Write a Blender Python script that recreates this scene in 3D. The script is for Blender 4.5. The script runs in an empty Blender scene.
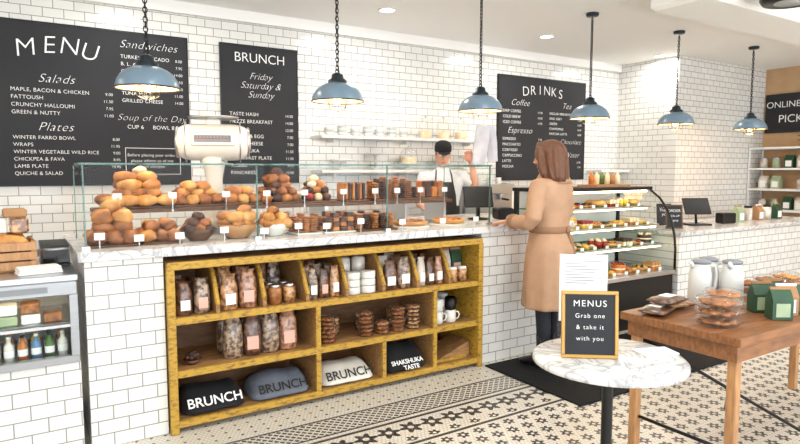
import bpy, bmesh, math, random
from mathutils import Vector, Matrix, noise
random.seed(11)
S=bpy.context.scene
try:
    S.view_settings.view_transform='Standard'
    S.view_settings.look='None'
except Exception: pass
pi=math.pi; sin=math.sin; cos=math.cos
def lin(c):
    o=[]
    for v in c[:3]:
        v=v/255.0
        o.append(v/12.92 if v<=.04045 else ((v+.055)/1.055)**2.4)
    return (o[0],o[1],o[2],1)
# ---------------------------------------------------------------- materials
def newmat(name):
    m=bpy.data.materials.new(name); m.use_nodes=True
    nt=m.node_tree; b=nt.nodes['Principled BSDF']
    return m,nt,b
def mat(name,col,rough=.5,metal=0,nz=0,scale=8,bump=0,emit=0,stretch=None,col2=None,bscale=None,spec=None,lo=.35,hi=.65,coat=0):
    m,nt,b=newmat(name); c=lin(col)
    b.inputs['Base Color'].default_value=c
    b.inputs['Roughness'].default_value=rough
    b.inputs['Metallic'].default_value=metal
    if coat: b.inputs['Coat Weight'].default_value=coat; b.inputs['Coat Roughness'].default_value=.12
    if spec is not None: b.inputs['Specular IOR Level'].default_value=spec
    if emit:
        b.inputs['Emission Color'].default_value=c; b.inputs['Emission Strength'].default_value=emit
    if nz or bump or col2:
        tc=nt.nodes.new('ShaderNodeTexCoord'); mp=nt.nodes.new('ShaderNodeMapping')
        if stretch: mp.inputs['Scale'].default_value=stretch
        nt.links.new(tc.outputs['Object'],mp.inputs['Vector'])
        n=nt.nodes.new('ShaderNodeTexNoise'); n.inputs['Scale'].default_value=scale; n.inputs['Detail'].default_value=4
        nt.links.new(mp.outputs[0],n.inputs['Vector'])
        if nz or col2:
            r=nt.nodes.new('ShaderNodeValToRGB')
            c2=lin(col2) if col2 else tuple(x*(1-nz) for x in c[:3])+(1,)
            r.color_ramp.elements[0].position=lo; r.color_ramp.elements[1].position=hi
            r.color_ramp.elements[0].color=c2; r.color_ramp.elements[1].color=c
            nt.links.new(n.outputs['Fac'],r.inputs['Fac']); nt.links.new(r.outputs['Color'],b.inputs['Base Color'])
        if bump:
            bp=nt.nodes.new('ShaderNodeBump'); bp.inputs['Strength'].default_value=bump; bp.inputs['Distance'].default_value=.01
            nn=n
            if bscale:
                nn=nt.nodes.new('ShaderNodeTexNoise'); nn.inputs['Scale'].default_value=bscale
                nt.links.new(mp.outputs[0],nn.inputs['Vector'])
            nt.links.new(nn.outputs['Fac'],bp.inputs['Height']); nt.links.new(bp.outputs['Normal'],b.inputs['Normal'])
    return m
def glassmat(name,tint=(252,254,253),base=.008,k=.22,op=0.0,opc=(255,255,255)):
    m=bpy.data.materials.new(name); m.use_nodes=True; nt=m.node_tree; nt.nodes.clear()
    o=nt.nodes.new('ShaderNodeOutputMaterial'); t=nt.nodes.new('ShaderNodeBsdfTransparent'); t.inputs[0].default_value=lin(tint)
    g=nt.nodes.new('ShaderNodeBsdfGlossy'); g.inputs['Roughness'].default_value=.03
    lw=nt.nodes.new('ShaderNodeLayerWeight'); lw.inputs['Blend'].default_value=.1
    mm=nt.nodes.new('ShaderNodeMath'); mm.operation='MULTIPLY_ADD'; mm.inputs[1].default_value=k; mm.inputs[2].default_value=base
    nt.links.new(lw.outputs['Fresnel'],mm.inputs[0])
    mx=nt.nodes.new('ShaderNodeMixShader'); nt.links.new(mm.outputs[0],mx.inputs[0]); nt.links.new(t.outputs[0],mx.inputs[1]); nt.links.new(g.outputs[0],mx.inputs[2])
    last=mx
    if op:
        d=nt.nodes.new('ShaderNodeBsdfDiffuse'); d.inputs[0].default_value=lin(opc)
        m2=nt.nodes.new('ShaderNodeMixShader'); m2.inputs[0].default_value=op
        nt.links.new(mx.outputs[0],m2.inputs[1]); nt.links.new(d.outputs[0],m2.inputs[2]); last=m2
    nt.links.new(last.outputs[0],o.inputs[0])
    return m
class NM:
    def __init__(s,nt): s.nt=nt
    def m(s,op,a,b=None,c=None):
        n=s.nt.nodes.new('ShaderNodeMath'); n.operation=op
        for i,v in enumerate((a,b,c)):
            if v is None: continue
            if isinstance(v,(int,float)): n.inputs[i].default_value=v
            else: s.nt.links.new(v,n.inputs[i])
        return n.outputs[0]
    def pos(s):
        g=s.nt.nodes.new('ShaderNodeNewGeometry'); x=s.nt.nodes.new('ShaderNodeSeparateXYZ')
        s.nt.links.new(g.outputs['Position'],x.inputs[0]); return x.outputs
    def comb(s,x,y,z=0):
        n=s.nt.nodes.new('ShaderNodeCombineXYZ')
        for i,v in enumerate((x,y,z)):
            if isinstance(v,(int,float)): n.inputs[i].default_value=v
            else: s.nt.links.new(v,n.inputs[i])
        return n.outputs[0]
def tilemat(name,ax,col=(229,228,223),grout=(150,148,142),bw=.152,bh=.076,mortar=.0038):
    m,nt,b=newmat(name); N=NM(nt); p=N.pos()
    v=N.comb(p[ax],p[2])
    br=nt.nodes.new('ShaderNodeTexBrick'); nt.links.new(v,br.inputs['Vector'])
    br.inputs['Scale'].default_value=1; br.inputs['Brick Width'].default_value=bw; br.inputs['Row Height'].default_value=bh
    br.inputs['Mortar Size'].default_value=mortar; br.inputs['Mortar Smooth'].default_value=.3
    c=lin(col); br.inputs['Color1'].default_value=c; br.inputs['Color2'].default_value=tuple(x*.92 for x in c[:3])+(1,)
    br.inputs['Mortar'].default_value=lin(grout)
    nt.links.new(br.outputs['Color'],b.inputs['Base Color'])
    b.inputs['Roughness'].default_value=.16
    bp=nt.nodes.new('ShaderNodeBump'); bp.inputs['Strength'].default_value=.35; bp.inputs['Distance'].default_value=.003; bp.invert=True
    nt.links.new(br.outputs['Fac'],bp.inputs['Height']); nt.links.new(bp.outputs['Normal'],b.inputs['Normal'])
    return m
def marblemat(name):
    m,nt,b=newmat(name); tc=nt.nodes.new('ShaderNodeTexCoord')
    n=nt.nodes.new('ShaderNodeTexNoise'); n.inputs['Scale'].default_value=4; n.inputs['Detail'].default_value=8; n.inputs['Distortion'].default_value=2.2
    nt.links.new(tc.outputs['Object'],n.inputs['Vector'])
    r=nt.nodes.new('ShaderNodeValToRGB'); e=r.color_ramp.elements
    e[0].position=.40; e[0].color=lin((214,213,210)); e[1].position=.6; e[1].color=lin((217,216,213))
    x=e.new(.5); x.color=lin((160,160,162)); x=e.new(.46); x.color=lin((208,207,205)); x=e.new(.54); x.color=lin((211,210,208))
    nt.links.new(n.outputs['Fac'],r.inputs[0]); nt.links.new(r.outputs[0],b.inputs['Base Color']); b.inputs['Roughness'].default_value=.2
    return m
def floormat():
    m,nt,b=newmat('mosaic_floor'); N=NM(nt); p=N.pos(); x,y=p[0],p[1]
    def cell(ox,oy,a,bb):
        u=N.m('MULTIPLY',N.m('SUBTRACT',N.m('FRACT',N.m('ADD',N.m('DIVIDE',x,a),ox)),.5),a)
        v=N.m('MULTIPLY',N.m('SUBTRACT',N.m('FRACT',N.m('ADD',N.m('DIVIDE',y,bb),oy)),.5),bb)
        return u,v,N.m('SQRT',N.m('ADD',N.m('MULTIPLY',u,u),N.m('MULTIPLY',v,v)))
    def flower(ox,oy,a,bb,R):
        u,v,d=cell(ox,oy,a,bb)
        c6=N.m('COSINE',N.m('MULTIPLY',N.m('ARCTAN2',v,u),6)); lim=N.m('MULTIPLY_ADD',c6,.22*R,.78*R)
        return N.m('MULTIPLY',N.m('LESS_THAN',d,lim),N.m('GREATER_THAN',d,R*.26))
    a=.115; bb=a*1.732
    fl=N.m('MAXIMUM',flower(0,0,a,bb,.042),flower(.5,.5,a,bb,.042))
    def dots(ox,oy,a2,b2,R): return N.m('LESS_THAN',cell(ox,oy,a2,b2)[2],R)
    def band(lo,hi): return N.m('MULTIPLY',N.m('GREATER_THAN',y,lo),N.m('LESS_THAN',y,hi))
    res=N.m('MULTIPLY',fl,N.m('LESS_THAN',y,2.62))
    for lo,hi in ((2.64,2.665),(2.93,2.955),(2.985,3.0),(3.19,3.205)):
        res=N.m('MAXIMUM',res,band(lo,hi))
    bd=N.m('MAXIMUM',flower(0,0,.15,.27,.075),flower(.5,.5,.15,.27,.04))
    res=N.m('MAXIMUM',res,N.m('MULTIPLY',bd,band(2.68,2.915)))
    st=N.m('LESS_THAN',N.m('FRACT',N.m('DIVIDE',N.m('ADD',x,y),.05)),.55)
    st2=N.m('LESS_THAN',N.m('FRACT',N.m('DIVIDE',N.m('SUBTRACT',x,y),.05)),.75)
    res=N.m('MAXIMUM',res,N.m('MULTIPLY',N.m('MULTIPLY',st,st2),band(3.0,3.19)))
    res=N.m('MAXIMUM',res,N.m('MULTIPLY',dots(0,0,.075,.075,.009),band(3.22,3.5)))
    h=.026; u1,v1,d1=cell(0,0,h,h*1.732); u2,v2,d2=cell(.5,.5,h,h*1.732)
    gr=N.m('LESS_THAN',N.m('ABSOLUTE',N.m('SUBTRACT',d1,d2)),.0022)
    gr=N.m('MAXIMUM',gr,N.m('GREATER_THAN',N.m('MINIMUM',N.m('ADD',N.m('ABSOLUTE',u1),N.m('MULTIPLY',N.m('GREATER_THAN',d1,d2),1)),N.m('ADD',N.m('ABSOLUTE',u2),N.m('MULTIPLY',N.m('GREATER_THAN',d2,d1),1))),.0118))
    mix=nt.nodes.new('ShaderNodeMix'); mix.data_type='RGBA'; mix.inputs['A'].default_value=lin((216,210,196)); mix.inputs['B'].default_value=lin((42,41,45))
    nt.links.new(res,mix.inputs['Factor'])
    mix2=nt.nodes.new('ShaderNodeMix'); mix2.data_type='RGBA'; mix2.inputs['B'].default_value=lin((128,122,112))
    nt.links.new(N.m('MULTIPLY',gr,.8),mix2.inputs['Factor']); nt.links.new(mix.outputs['Result'],mix2.inputs['A'])
    nt.links.new(mix2.outputs['Result'],b.inputs['Base Color']); b.inputs['Roughness'].default_value=.35
    return m
M={}
M['tileY']=tilemat('subway_tile_x',0); M['tileX']=tilemat('subway_tile_y',1)
M['plaster']=mat('ceiling_paint',(246,244,240),.8); M['beige']=mat('beige_paint',(196,160,120),.7,nz=.1)
M['marble']=marblemat('marble'); M['floor']=floormat()
M['board']=mat('chalkboard_paint',(38,39,43),.75,nz=.25,scale=2)
M['chalk']=mat('chalk_white',(232,232,230),.8,emit=.1)
M['yellow']=mat('yellow_painted_wood',(186,146,50),.55,scale=9,stretch=(3,3,9),bump=.15,col2=(122,86,40),lo=.3,hi=.52)
M['wood']=mat('old_brown_wood',(172,128,80),.6,nz=.45,scale=5,stretch=(2,12,12),bump=.2)
M['woodd']=mat('wood_dark',(104,68,40),.55,nz=.4,scale=5,stretch=(2,14,10),bump=.2)
M['backw']=mat('shelf_back_wood',(128,90,56),.6,nz=.4,scale=5,stretch=(2,12,12))
M['tablew']=mat('table_wood',(150,98,58),.42,nz=.4,scale=4,stretch=(2,16,8),bump=.15)
M['legw']=mat('leg_wood',(190,140,92),.5,nz=.3,scale=5,stretch=(12,12,2))
M['black']=mat('black_metal',(18,18,19),.35,metal=.3)
M['rubber']=mat('rubber_mat',(26,26,28),.8,nz=.35,scale=60,bump=.3,spec=.2)
M['steel']=mat('steel',(196,197,200),.28,metal=1); M['grey']=mat('grey_plastic',(128,132,136),.5); M['lgrey']=mat('light_grey_enamel',(186,190,192),.4); M['brush']=mat('brushed_steel',(168,170,172),.35,metal=.85,nz=.1,scale=6,stretch=(1,1,30))
M['white']=mat('white_enamel',(222,220,212),.25); M['whitem']=mat('white_matte',(226,226,224),.7)
M['paper']=mat('white_paper',(240,239,235),.8); M['bagpaper']=mat('bag_paper',(190,196,208),.8,nz=.2,scale=6); M['kraft']=mat('kraft_paper',(170,128,88),.8,nz=.15)
M['lampblue']=mat('lamp_blue_enamel',(112,136,154),.3,nz=.12,scale=6,spec=.6); M['lampcap']=mat('lamp_dark_cap',(44,54,60),.35,metal=.5)
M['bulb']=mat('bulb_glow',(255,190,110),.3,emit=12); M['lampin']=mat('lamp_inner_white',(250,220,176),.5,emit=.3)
M['glass']=glassmat('clear_glass'); M['glassg']=glassmat('green_glass_edge',(150,196,184),.05,.4,.15,(170,205,196)); M['plast']=glassmat('clear_plastic',(253,253,252),.012,.35,.02)
M['skin']=mat('skin',(214,160,134),.5,nz=.06,scale=20); M['lip']=mat('lips',(176,92,84),.5); M['eye']=mat('eye_white',(235,232,228),.3); M['iris']=mat('iris',(50,34,24),.3)
M['hair']=mat('brown_hair',(112,68,42),.42,nz=.5,scale=14,stretch=(14,14,1),bump=.5); M['hairb']=mat('black_hair',(26,22,22),.5,nz=.3,scale=30)
M['coat']=mat('camel_wool_coat',(184,146,116),.85,nz=.1,scale=12,bump=.15,bscale=160); M['coatd']=mat('coat_seam',(148,112,84),.9)
M['jeans']=mat('dark_jeans',(34,38,48),.8,nz=.2,scale=40); M['boot']=mat('black_leather',(22,20,20),.4)
M['tee']=mat('white_cotton',(214,217,222),.85); M['apron']=mat('black_apron',(34,34,38),.85)
M['gold']=mat('gold_frame',(180,140,72),.4,metal=.4); M['grey_cloth']=mat('grey_cloth',(104,110,122),.9,nz=.15,scale=20); M['black_cloth']=mat('black_cloth',(24,24,27),.95)
M['cream_cloth']=mat('cream_cloth',(232,228,216),.9,nz=.08)
def food(n,c,c2,sc=14): return mat(n,c,.5,scale=sc,col2=c2,bump=.35,bscale=40)
M['crois']=food('croissant_crust',(206,140,72),(136,78,34)); M['muff']=food('muffin_brown',(170,106,56),(98,54,26),20)
M['gold_b']=food('golden_pastry',(226,172,98),(172,112,54)); M['choc']=food('chocolate_cake',(88,52,36),(46,26,18),20)
M['red']=food('berry_red',(178,46,38),(116,24,22),30); M['cream']=food('cream_icing',(240,226,196),(226,200,156)); M['lemon']=food('lemon_curd',(244,204,72),(226,166,44))
M['cookie']=food('cookie_brown',(178,118,66),(118,68,34),30); M['green']=food('green_leaf',(84,120,54),(50,78,34),20)
M['orangef']=food('orange_glaze',(218,138,58),(176,92,36))
def pack(n,c,c2,sc=36): return mat(n,c,.35,scale=sc,col2=c2,coat=.8,lo=.42,hi=.58)
M['pk1']=pack('cookie_bag_dark',(120,78,50),(54,34,24)); M['pk2']=pack('cookie_bag_tan',(200,152,102),(118,76,44)); M['pk3']=pack('cookie_bag_kraft',(184,136,104),(112,70,50)); M['pk4']=pack('nut_bag',(170,144,118),(74,56,46)); M['pk5']=pack('white_bag',(230,224,214),(188,176,162),8)
M['orange']=mat('orange',(220,128,50),.5,nz=.2); M['pink']=mat('pink_label',(216,172,156),.6); M['dgreen']=mat('dark_green_bag',(44,82,56),.45,nz=.3); M['pgreen']=mat('pale_green_pack',(168,186,150),.5,nz=.2)
M['led']=mat('case_led_strip',(255,226,180),.5,emit=12); M['down']=mat('downlight_glow',(255,248,236),.5,emit=6); M['blue']=mat('blue_bottle',(90,130,170),.3); M['screen']=mat('black_screen',(14,15,18),.15)
M['amber']=mat('amber_liquid',(180,106,40),.2); M['jug']=mat('white_jug_plastic',(216,216,212),.4)
# ---------------------------------------------------------------- builder
class B:
    def __init__(s): s.bm=bmesh.new(); s.mats=[]; s.T=Matrix.Identity(4)
    def mi(s,m):
        if isinstance(m,str): m=M[m]
        if m not in s.mats: s.mats.append(m)
        return s.mats.index(m)
    def add(s,verts,faces,m,smooth=False):
        vs=[s.bm.verts.new(s.T@Vector(v)) for v in verts]; i=s.mi(m)
        for f in faces:
            try: fa=s.bm.faces.new([vs[k] for k in f])
            except ValueError: continue
            fa.material_index=i; fa.smooth=smooth
    def box(s,x0,x1,y0,y1,z0,z1,m,bev=0):
        if bev<=0:
            v=[(x,y,z) for z in (z0,z1) for y in (y0,y1) for x in (x0,x1)]
            s.add(v,[(0,2,3,1),(4,5,7,6),(0,1,5,4),(2,6,7,3),(0,4,6,2),(1,3,7,5)],m); return
        b=bev; rings=[]
        for (z,i) in ((z0,b),(z0+b,0),(z1-b,0),(z1,b)):
            X0,X1,Y0,Y1=x0+i,x1-i,y0+i,y1-i
            rings.append([(X0+b,Y0,z),(X1-b,Y0,z),(X1,Y0+b,z),(X1,Y1-b,z),(X1-b,Y1,z),(X0+b,Y1,z),(X0,Y1-b,z),(X0,Y0+b,z)])
        s.rings(rings,m,True,True,False)
    def rings(s,rings,m,c0=True,c1=True,smooth=True,closed=True):
        n=len(rings[0]); v=[p for r in rings for p in r]; f=[]
        for i in range(len(rings)-1):
            for j in range(n if closed else n-1):
                k=(j+1)%n; f.append((i*n+j,i*n+k,(i+1)*n+k,(i+1)*n+j))
        if c0: f.append(tuple(range(n-1,-1,-1)))
        if c1: f.append(tuple((len(rings)-1)*n+j for j in range(n)))
        s.add(v,f,m,smooth)
    def lathe(s,prof,m,c=(0,0,0),seg=20,c0=True,c1=True,smooth=True,sx=1,sy=1):
        s.rings([[(c[0]+max(r,1e-4)*cos(2*pi*j/seg)*sx,c[1]+max(r,1e-4)*sin(2*pi*j/seg)*sy,c[2]+z) for j in range(seg)] for r,z in prof],m,c0,c1,smooth)
    def cyl(s,c,r,h,m,seg=20,r2=None,smooth=True):
        r2=r if r2 is None else r2
        s.lathe([(0,0),(r*.999,0),(r,0.0001),(r2,h-.0001),(r2*.999,h),(0,h)],m,c,seg,False,False,smooth)
    def ell(s,c,r,m,seg=14,nr=8,jit=0,rz=0):
        rr=[]; sd=random.random()*50
        for i in range(nr+1):
            a=-pi/2+pi*i/nr; ring=[]
            for j in range(seg):
                t=2*pi*j/seg; d=Vector((cos(a)*cos(t),cos(a)*sin(t),sin(a)))
                k=1+(jit*noise.noise(d*2.2+Vector((sd,sd,0))) if jit else 0)
                x,y=d.x*r[0]*k,d.y*r[1]*k
                ring.append((c[0]+x*cos(rz)-y*sin(rz),c[1]+x*sin(rz)+y*cos(rz),c[2]+d.z*r[2]*k))
            rr.append(ring)
        s.rings(rr,m,False,False,True)
    def tube(s,pts,rad,m,seg=10,smooth=True,flat=1.0,up=None):
        pts=[Vector(p) for p in pts]; n=len(pts)
        if not isinstance(rad,(list,tuple)): rad=[rad]*n
        T0=(pts[1]-pts[0]).normalized(); ref=Vector(up) if up else (Vector((0,0,1)) if abs(T0.z)<.9 else Vector((1,0,0)))
        a=T0.cross(ref).normalized(); rr=[]
        for i in range(n):
            t=(pts[min(i+1,n-1)]-pts[max(i-1,0)])
            t=t.normalized() if t.length>1e-9 else T0
            a=(a-t*a.dot(t)).normalized(); b=t.cross(a)
            rr.append([pts[i]+a*cos(2*pi*j/seg)*rad[i]+b*sin(2*pi*j/seg)*rad[i]*flat for j in range(seg)])
        s.rings(rr,m,True,True,smooth)
    def prism(s,poly,axis,a,b,m,smooth=False):
        def P(u,v,w): return {0:(w,u,v),1:(u,w,v),2:(u,v,w)}[axis]
        s.rings([[P(u,v,a) for u,v in poly],[P(u,v,b) for u,v in poly]],m,True,True,smooth)
    def torus(s,c,R,r,m,seg=20,s2=8,M2=None,zs=1):
        v=[];f=[]
        for i in range(seg):
            a=2*pi*i/seg
            for j in range(s2):
                t=2*pi*j/s2; p=Vector(((R+r*cos(t))*cos(a),(R+r*cos(t))*sin(a),r*sin(t)*zs))
                if M2: p=M2@p
                v.append(Vector(c)+p)
        for i in range(seg):
            for j in range(s2):
                f.append((i*s2+j,((i+1)%seg)*s2+j,((i+1)%seg)*s2+(j+1)%s2,i*s2+(j+1)%s2))
        s.add(v,f,m,True)
    def at(s,x,y,z,rz=0,sc=1,rx=0,ry=0):
        s.T=Matrix.Translation((x,y,z))@Matrix.Rotation(rz,4,'Z')@Matrix.Rotation(ry,4,'Y')@Matrix.Rotation(rx,4,'X')@Matrix.Scale(sc,4); return s
    def done(s,name,loc=(0,0,0),rz=0,parent=None,remesh=0,smoothit=0,solid=0,sub=0):
        bmesh.ops.recalc_face_normals(s.bm,faces=s.bm.faces[:])
        me=bpy.data.meshes.new(name); s.bm.to_mesh(me); s.bm.free()
        for m in s.mats: me.materials.append(m)
        o=bpy.data.objects.new(name,me); S.collection.objects.link(o); o.location=loc; o.rotation_euler=(0,0,rz)
        if parent: o.parent=parent
        if remesh:
            md=o.modifiers.new('r','REMESH'); md.mode='VOXEL'; md.voxel_size=remesh; md.use_smooth_shade=True
            if smoothit:
                sm=o.modifiers.new('s','SMOOTH'); sm.iterations=smoothit; sm.factor=.5
        if sub:
            md=o.modifiers.new('sb','SUBSURF'); md.levels=sub; md.render_levels=sub
        return o
def dup(o,loc,rz=0,sc=1):
    n=bpy.data.objects.new(o.name.split('.')[0],o.data); S.collection.objects.link(n); n.location=loc; n.rotation_euler=(0,0,rz); n.scale=(sc,)*3
    return n
def empty(name,loc=(0,0,0),rz=0):
    o=bpy.data.objects.new(name,None); S.collection.objects.link(o); o.location=loc; o.rotation_euler=(0,0,rz); o.empty_display_size=.1; return o
def text(s,size,loc,parent,rot=(pi/2,0,0),m='chalk',al='CENTER',sh=0,bold=0,name='lettering',sp=1,ls=1):
    c=bpy.data.curves.new(name,'FONT'); c.body=s; c.size=size; c.align_x=al; c.shear=sh; c.offset=bold; c.extrude=.0006; c.space_character=sp; c.space_line=ls
    c.materials.append(M[m]); o=bpy.data.objects.new(name,c); S.collection.objects.link(o); o.location=loc; o.rotation_euler=rot; o.parent=parent; return o
CF=3.5  # counter front plane
# ---------------------------------------------------------------- room shell
b=B(); b.box(-2.5,9.75,-2.6,5.95,-.1,0,'floor'); b.done('floor')
b=B(); b.box(-2.5,9.75,-2.6,5.95,3.0,3.12,'plaster'); b.done('ceiling')
b=B(); b.box(-2.5,7.4,5.75,5.95,0,3.0,'tileY'); b.done('wall_back')
b=B(); b.box(7.4,7.55,4.95,5.95,0,3.0,'tileX'); b.done('wall_return')
b=B(); b.box(7.4,9.6,4.81,4.949,0,3.0,'tileY'); b.done('wall_alcove')
b=B(); b.box(9.6,9.75,-2.6,4.949,0,3.0,'beige'); b.done('wall_right')
b=B(); b.box(-2.65,-2.5,-2.6,5.95,0,3.0,'plaster'); b.done('wall_left')
b=B()
b.box(-2.5,9.6,-2.6,-2.45,0,.35,'whitem'); b.box(-2.5,9.6,-2.6,-2.45,2.85,3.0,'whitem')
for x in (-2.5,-.5,1.5,3.5,5.5,7.5,9.5): b.box(x,x+.1,-2.6,-2.45,.35,2.85,'black')
b.done('wall_front')
b=B(); b.box(-2.5,7.4,5.70,5.749,2.9,3.0,'plaster'); b.done('trim_1')
b=B(); b.box(4.6,9.6,2.75,3.3,2.84,3.0,'plaster',.03); b.done('trim_2')
# ---------------------------------------------------------------- counter
b=B()
b.box(.27,.66,CF,4.6,0,1.02,'tileY'); b.box(.66,2.96,3.96,4.6,0,1.02,'tileY'); b.box(2.96,3.93,CF,4.6,0,1.02,'tileY')
b.box(.24,3.95,CF-.03,4.62,1.021,1.07,'marble',.004)
b.done('service_counter')
b=B(); b.box(-2.4,.235,CF,4.3,0,.5,'tileY'); b.done('side_counter')
b=B(); b.box(-2.4,-.62,CF,4.3,.501,.93,'tileY'); b.done('tiled_counter_pier')
b=B(); b.box(-2.4,.238,CF-.02,4.3,.932,.965,'steel',.004); b.done('steel_countertop')
b=B()
b.box(-.615,.232,CF+.03,4.09,.501,.52,'brush'); b.box(-.615,.232,CF+.03,4.09,.91,.93,'brush'); b.box(-.615,.232,4.05,4.09,.52,.91,'whitem'); b.box(-.615,-.595,CF+.03,4.05,.52,.91,'whitem'); b.box(.212,.232,CF+.03,4.05,.52,.91,'whitem')
b.box(-.615,.232,CF-.02,CF+.03,.86,.93,'brush',.004); b.box(-.3,.1,CF-.022,CF-.02,.88,.91,'grey'); b.box(-.615,.232,CF-.02,CF+.03,.501,.54,'brush',.004); b.box(.195,.232,CF-.02,CF+.03,.54,.86,'brush'); b.box(-.615,-.58,CF-.02,CF+.03,.54,.86,'brush')
b.box(-.58,.195,CF,CF+.006,.54,.86,'glass'); b.box(-.595,.212,CF+.05,4.05,.70,.706,'steel'); b.box(-.58,.195,CF-.004,CF+.01,.69,.705,'steel')
b.box(-.58,.2,CF+.04,CF+.055,.895,.906,'led')
b.done('undercounter_fridge')
b=B()
cs=['orange','white','lemon','green','amber','blue','cream','white','amber','blue','green','white']
for r in range(2):
    for i in range(12):
        x=-.5+i*.06; y=CF+.1+r*.12
        b.lathe([(0,0),(.022,0),(.023,.08),(.010,.10),(.010,.118),(0,.118)],cs[(i+r*5)%12],(x,y,.521),12)
        b.lathe([(.0115,.118),(.012,.132),(0,.132)],'white' if i%2 else 'black',(x,y,.521),10); b.lathe([(.0232,.025),(.0236,.06)],'paper',(x,y,.521),12,False,False)
b.done('drink_bottles')
b=B()
for i in range(7):
    for k in range(2): b.box(-.52+i*.1,-.435+i*.1,CF+.08,CF+.2,.707+k*.055,.757+k*.055,['paper','cookie','plast','cream','pgreen','paper','cookie'][(i+k*3)%7],.006)
b.done('packaged_sandwich_row')
b=B(); b.box(-2.4,5.2,5.15,5.745,0,.88,'whitem'); b.box(-2.4,5.2,5.12,5.745,.88,.92,'steel'); 
for i in range(12): b.box(-2.3+i*.62,-1.72+i*.62,5.135,5.149,.1,.84,'steel')
b.done('back_counter')
b=B(); b.box(.085,.225,3.8,4.15,.966,.98,'black'); b.box(.085,.225,3.8,4.15,.98,1.07,'steel',.01); b.box(.095,.215,3.792,3.8,.99,1.06,'screen'); b.box(.085,.225,3.81,4.14,1.07,1.085,'black'); b.tube([(.1,3.795,1.065),(.1,3.77,1.065),(.21,3.77,1.065),(.21,3.795,1.065)],.006,'steel',6); b.done('panini_press')
b=B()
def crate(b,z,h):
    for k in range(3): 
        zz=z+.01+k*(h-.01)/3
        b.box(-.16,.16,-.15,-.138,zz,zz+h/3-.012,'legw'); b.box(-.16,.16,.138,.15,zz,zz+h/3-.012,'legw'); b.box(-.16,-.148,-.138,.138,zz,zz+h/3-.012,'legw'); b.box(.148,.16,-.138,.138,zz,zz+h/3-.012,'legw')
    for sx in (-1,1):
        for sy in (-1,1): b.box(sx*.146-.012,sx*.146+.012,sy*.136-.012,sy*.136+.012,z,z+h,'wood')
    b.box(-.15,.15,-.14,.14,z,z+.01,'wood')
crate(b,0,.16)
for i in range(3): b.tube([(-.13,-.08+i*.08,.12),(-.1,-.08+i*.08,.145),(0,-.08+i*.08,.155),(.1,-.08+i*.08,.145),(.13,-.08+i*.08,.12)],[.015,.038,.045,.038,.015],'crois' if i%2 else 'gold_b',12)
for i in range(3): b.box(-.14+i*.095,-.055+i*.095,-.07,.09,.195,.28,['kraft','pk5','pk2'][i],.01)
for i in range(2): b.box(-.1+i*.12,.01+i*.12,-.06,.08,.281,.325,['pk5','kraft'][i],.008)
b.done('wooden_bread_crate',(-.1,3.86,.966),.05)
b=B()
for i in range(3): b.box(-.1+i*.002,.1-i*.003,-.06,.06,i*.012,.011+i*.012,'cream_cloth' if i%2 else 'whitem',.003)
b.done('folded_towel_stack',(.07,3.62,.966),.15)
# ---------------------------------------------------------------- yellow shelf unit
SX0,SX1=.67,2.93; SY0,SY1=CF-.04,3.94
L1,L2,L3=.665,.36,.07
b=B()
def hb(z,t=.03): 
    b.box(SX0+.03,SX1-.03,SY0+.02,SY1,z-t,z,'wood'); b.box(SX0+.03,SX1-.03,SY0,SY0+.02,z-t-.006,z+.004,'yellow')
for z in (L1,L2,L3): hb(z)
b.box(SX0,SX1,SY0,SY1,.955,.985,'wood'); b.box(SX0,SX1,SY0-.012,SY0,.945,.988,'yellow',.003)
b.box(SX0,SX1,SY1,SY1+.015,.07,.985,'backw')
for x in (SX0,SX1-.03):
    b.box(x,x+.03,SY0+.02,SY1,.02,.955,'yellow'); b.box(x-.004,x+.04,SY0-.01,SY0+.02,0,.955,'yellow',.003); b.box(x,x+.035,SY1-.04,SY1,0,.1,'yellow')
for x in (1.58,2.5):
    b.box(x-.012,x+.012,SY0+.02,SY1,L3,L1-.03,'wood'); b.box(x-.016,x+.016,SY0-.001,SY0+.02,L3,L1-.03,'yellow')
b.box(2.06,2.084,SY0+.02,SY1,L3,L2-.03,'wood'); b.box(2.058,2.086,SY0-.001,SY0+.02,L3,L2-.03,'yellow')
nb=8; bw=(SX1-SX0)/nb
for i in range(1,nb):
    x=SX0+bw*i; poly=[(SY1,L1),(SY0+.02,L1)]
    for t in range(9):
        a=t/8; poly.append((SY0+.02+.2*(a**1.6)+.015*sin(a*2*pi),L1+.05+(.955-L1-.05)*a))
    poly.append((SY1,.955))
    b.prism(poly,0,x-.011,x+.011,'wood')
    for t in range(2,len(poly)-2):
        y0,z0=poly[t];y1,z1=poly[t+1]
        b.tube([(x,y0-.003,z0),(x,y1-.003,z1)],.0145,'yellow',6,False)
b.done('wooden_display_shelf')
def packet(b,x,y,z,w,h,d,m,lab='paper',rz=0,lean=0):
    b.at(x,y,z,rz,1,lean)
    rr=[]
    for t,ww,dd in ((0,.86,.86),(.04,1,1),(.3,1.04,1.05),(.66,.98,.85),(.82,.84,.5),(.9,.66,.2),(1,.85,.1)):
        W,D=w/2*ww,d/2*dd; c=.3
        rr.append([(-W,-D*c,h*t),(-W*.6,-D,h*t),(W*.6,-D,h*t),(W,-D*c,h*t),(W,D*c,h*t),(W*.6,D,h*t),(-W*.6,D,h*t),(-W,D*c,h*t)])
    b.rings(rr,m,True,True,True)
    if lab: b.box(-w*.3,w*.3,-d/2*1.07-.002,-d/2*.95,h*.16,h*.46,lab)
    b.at(0,0,0)
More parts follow.
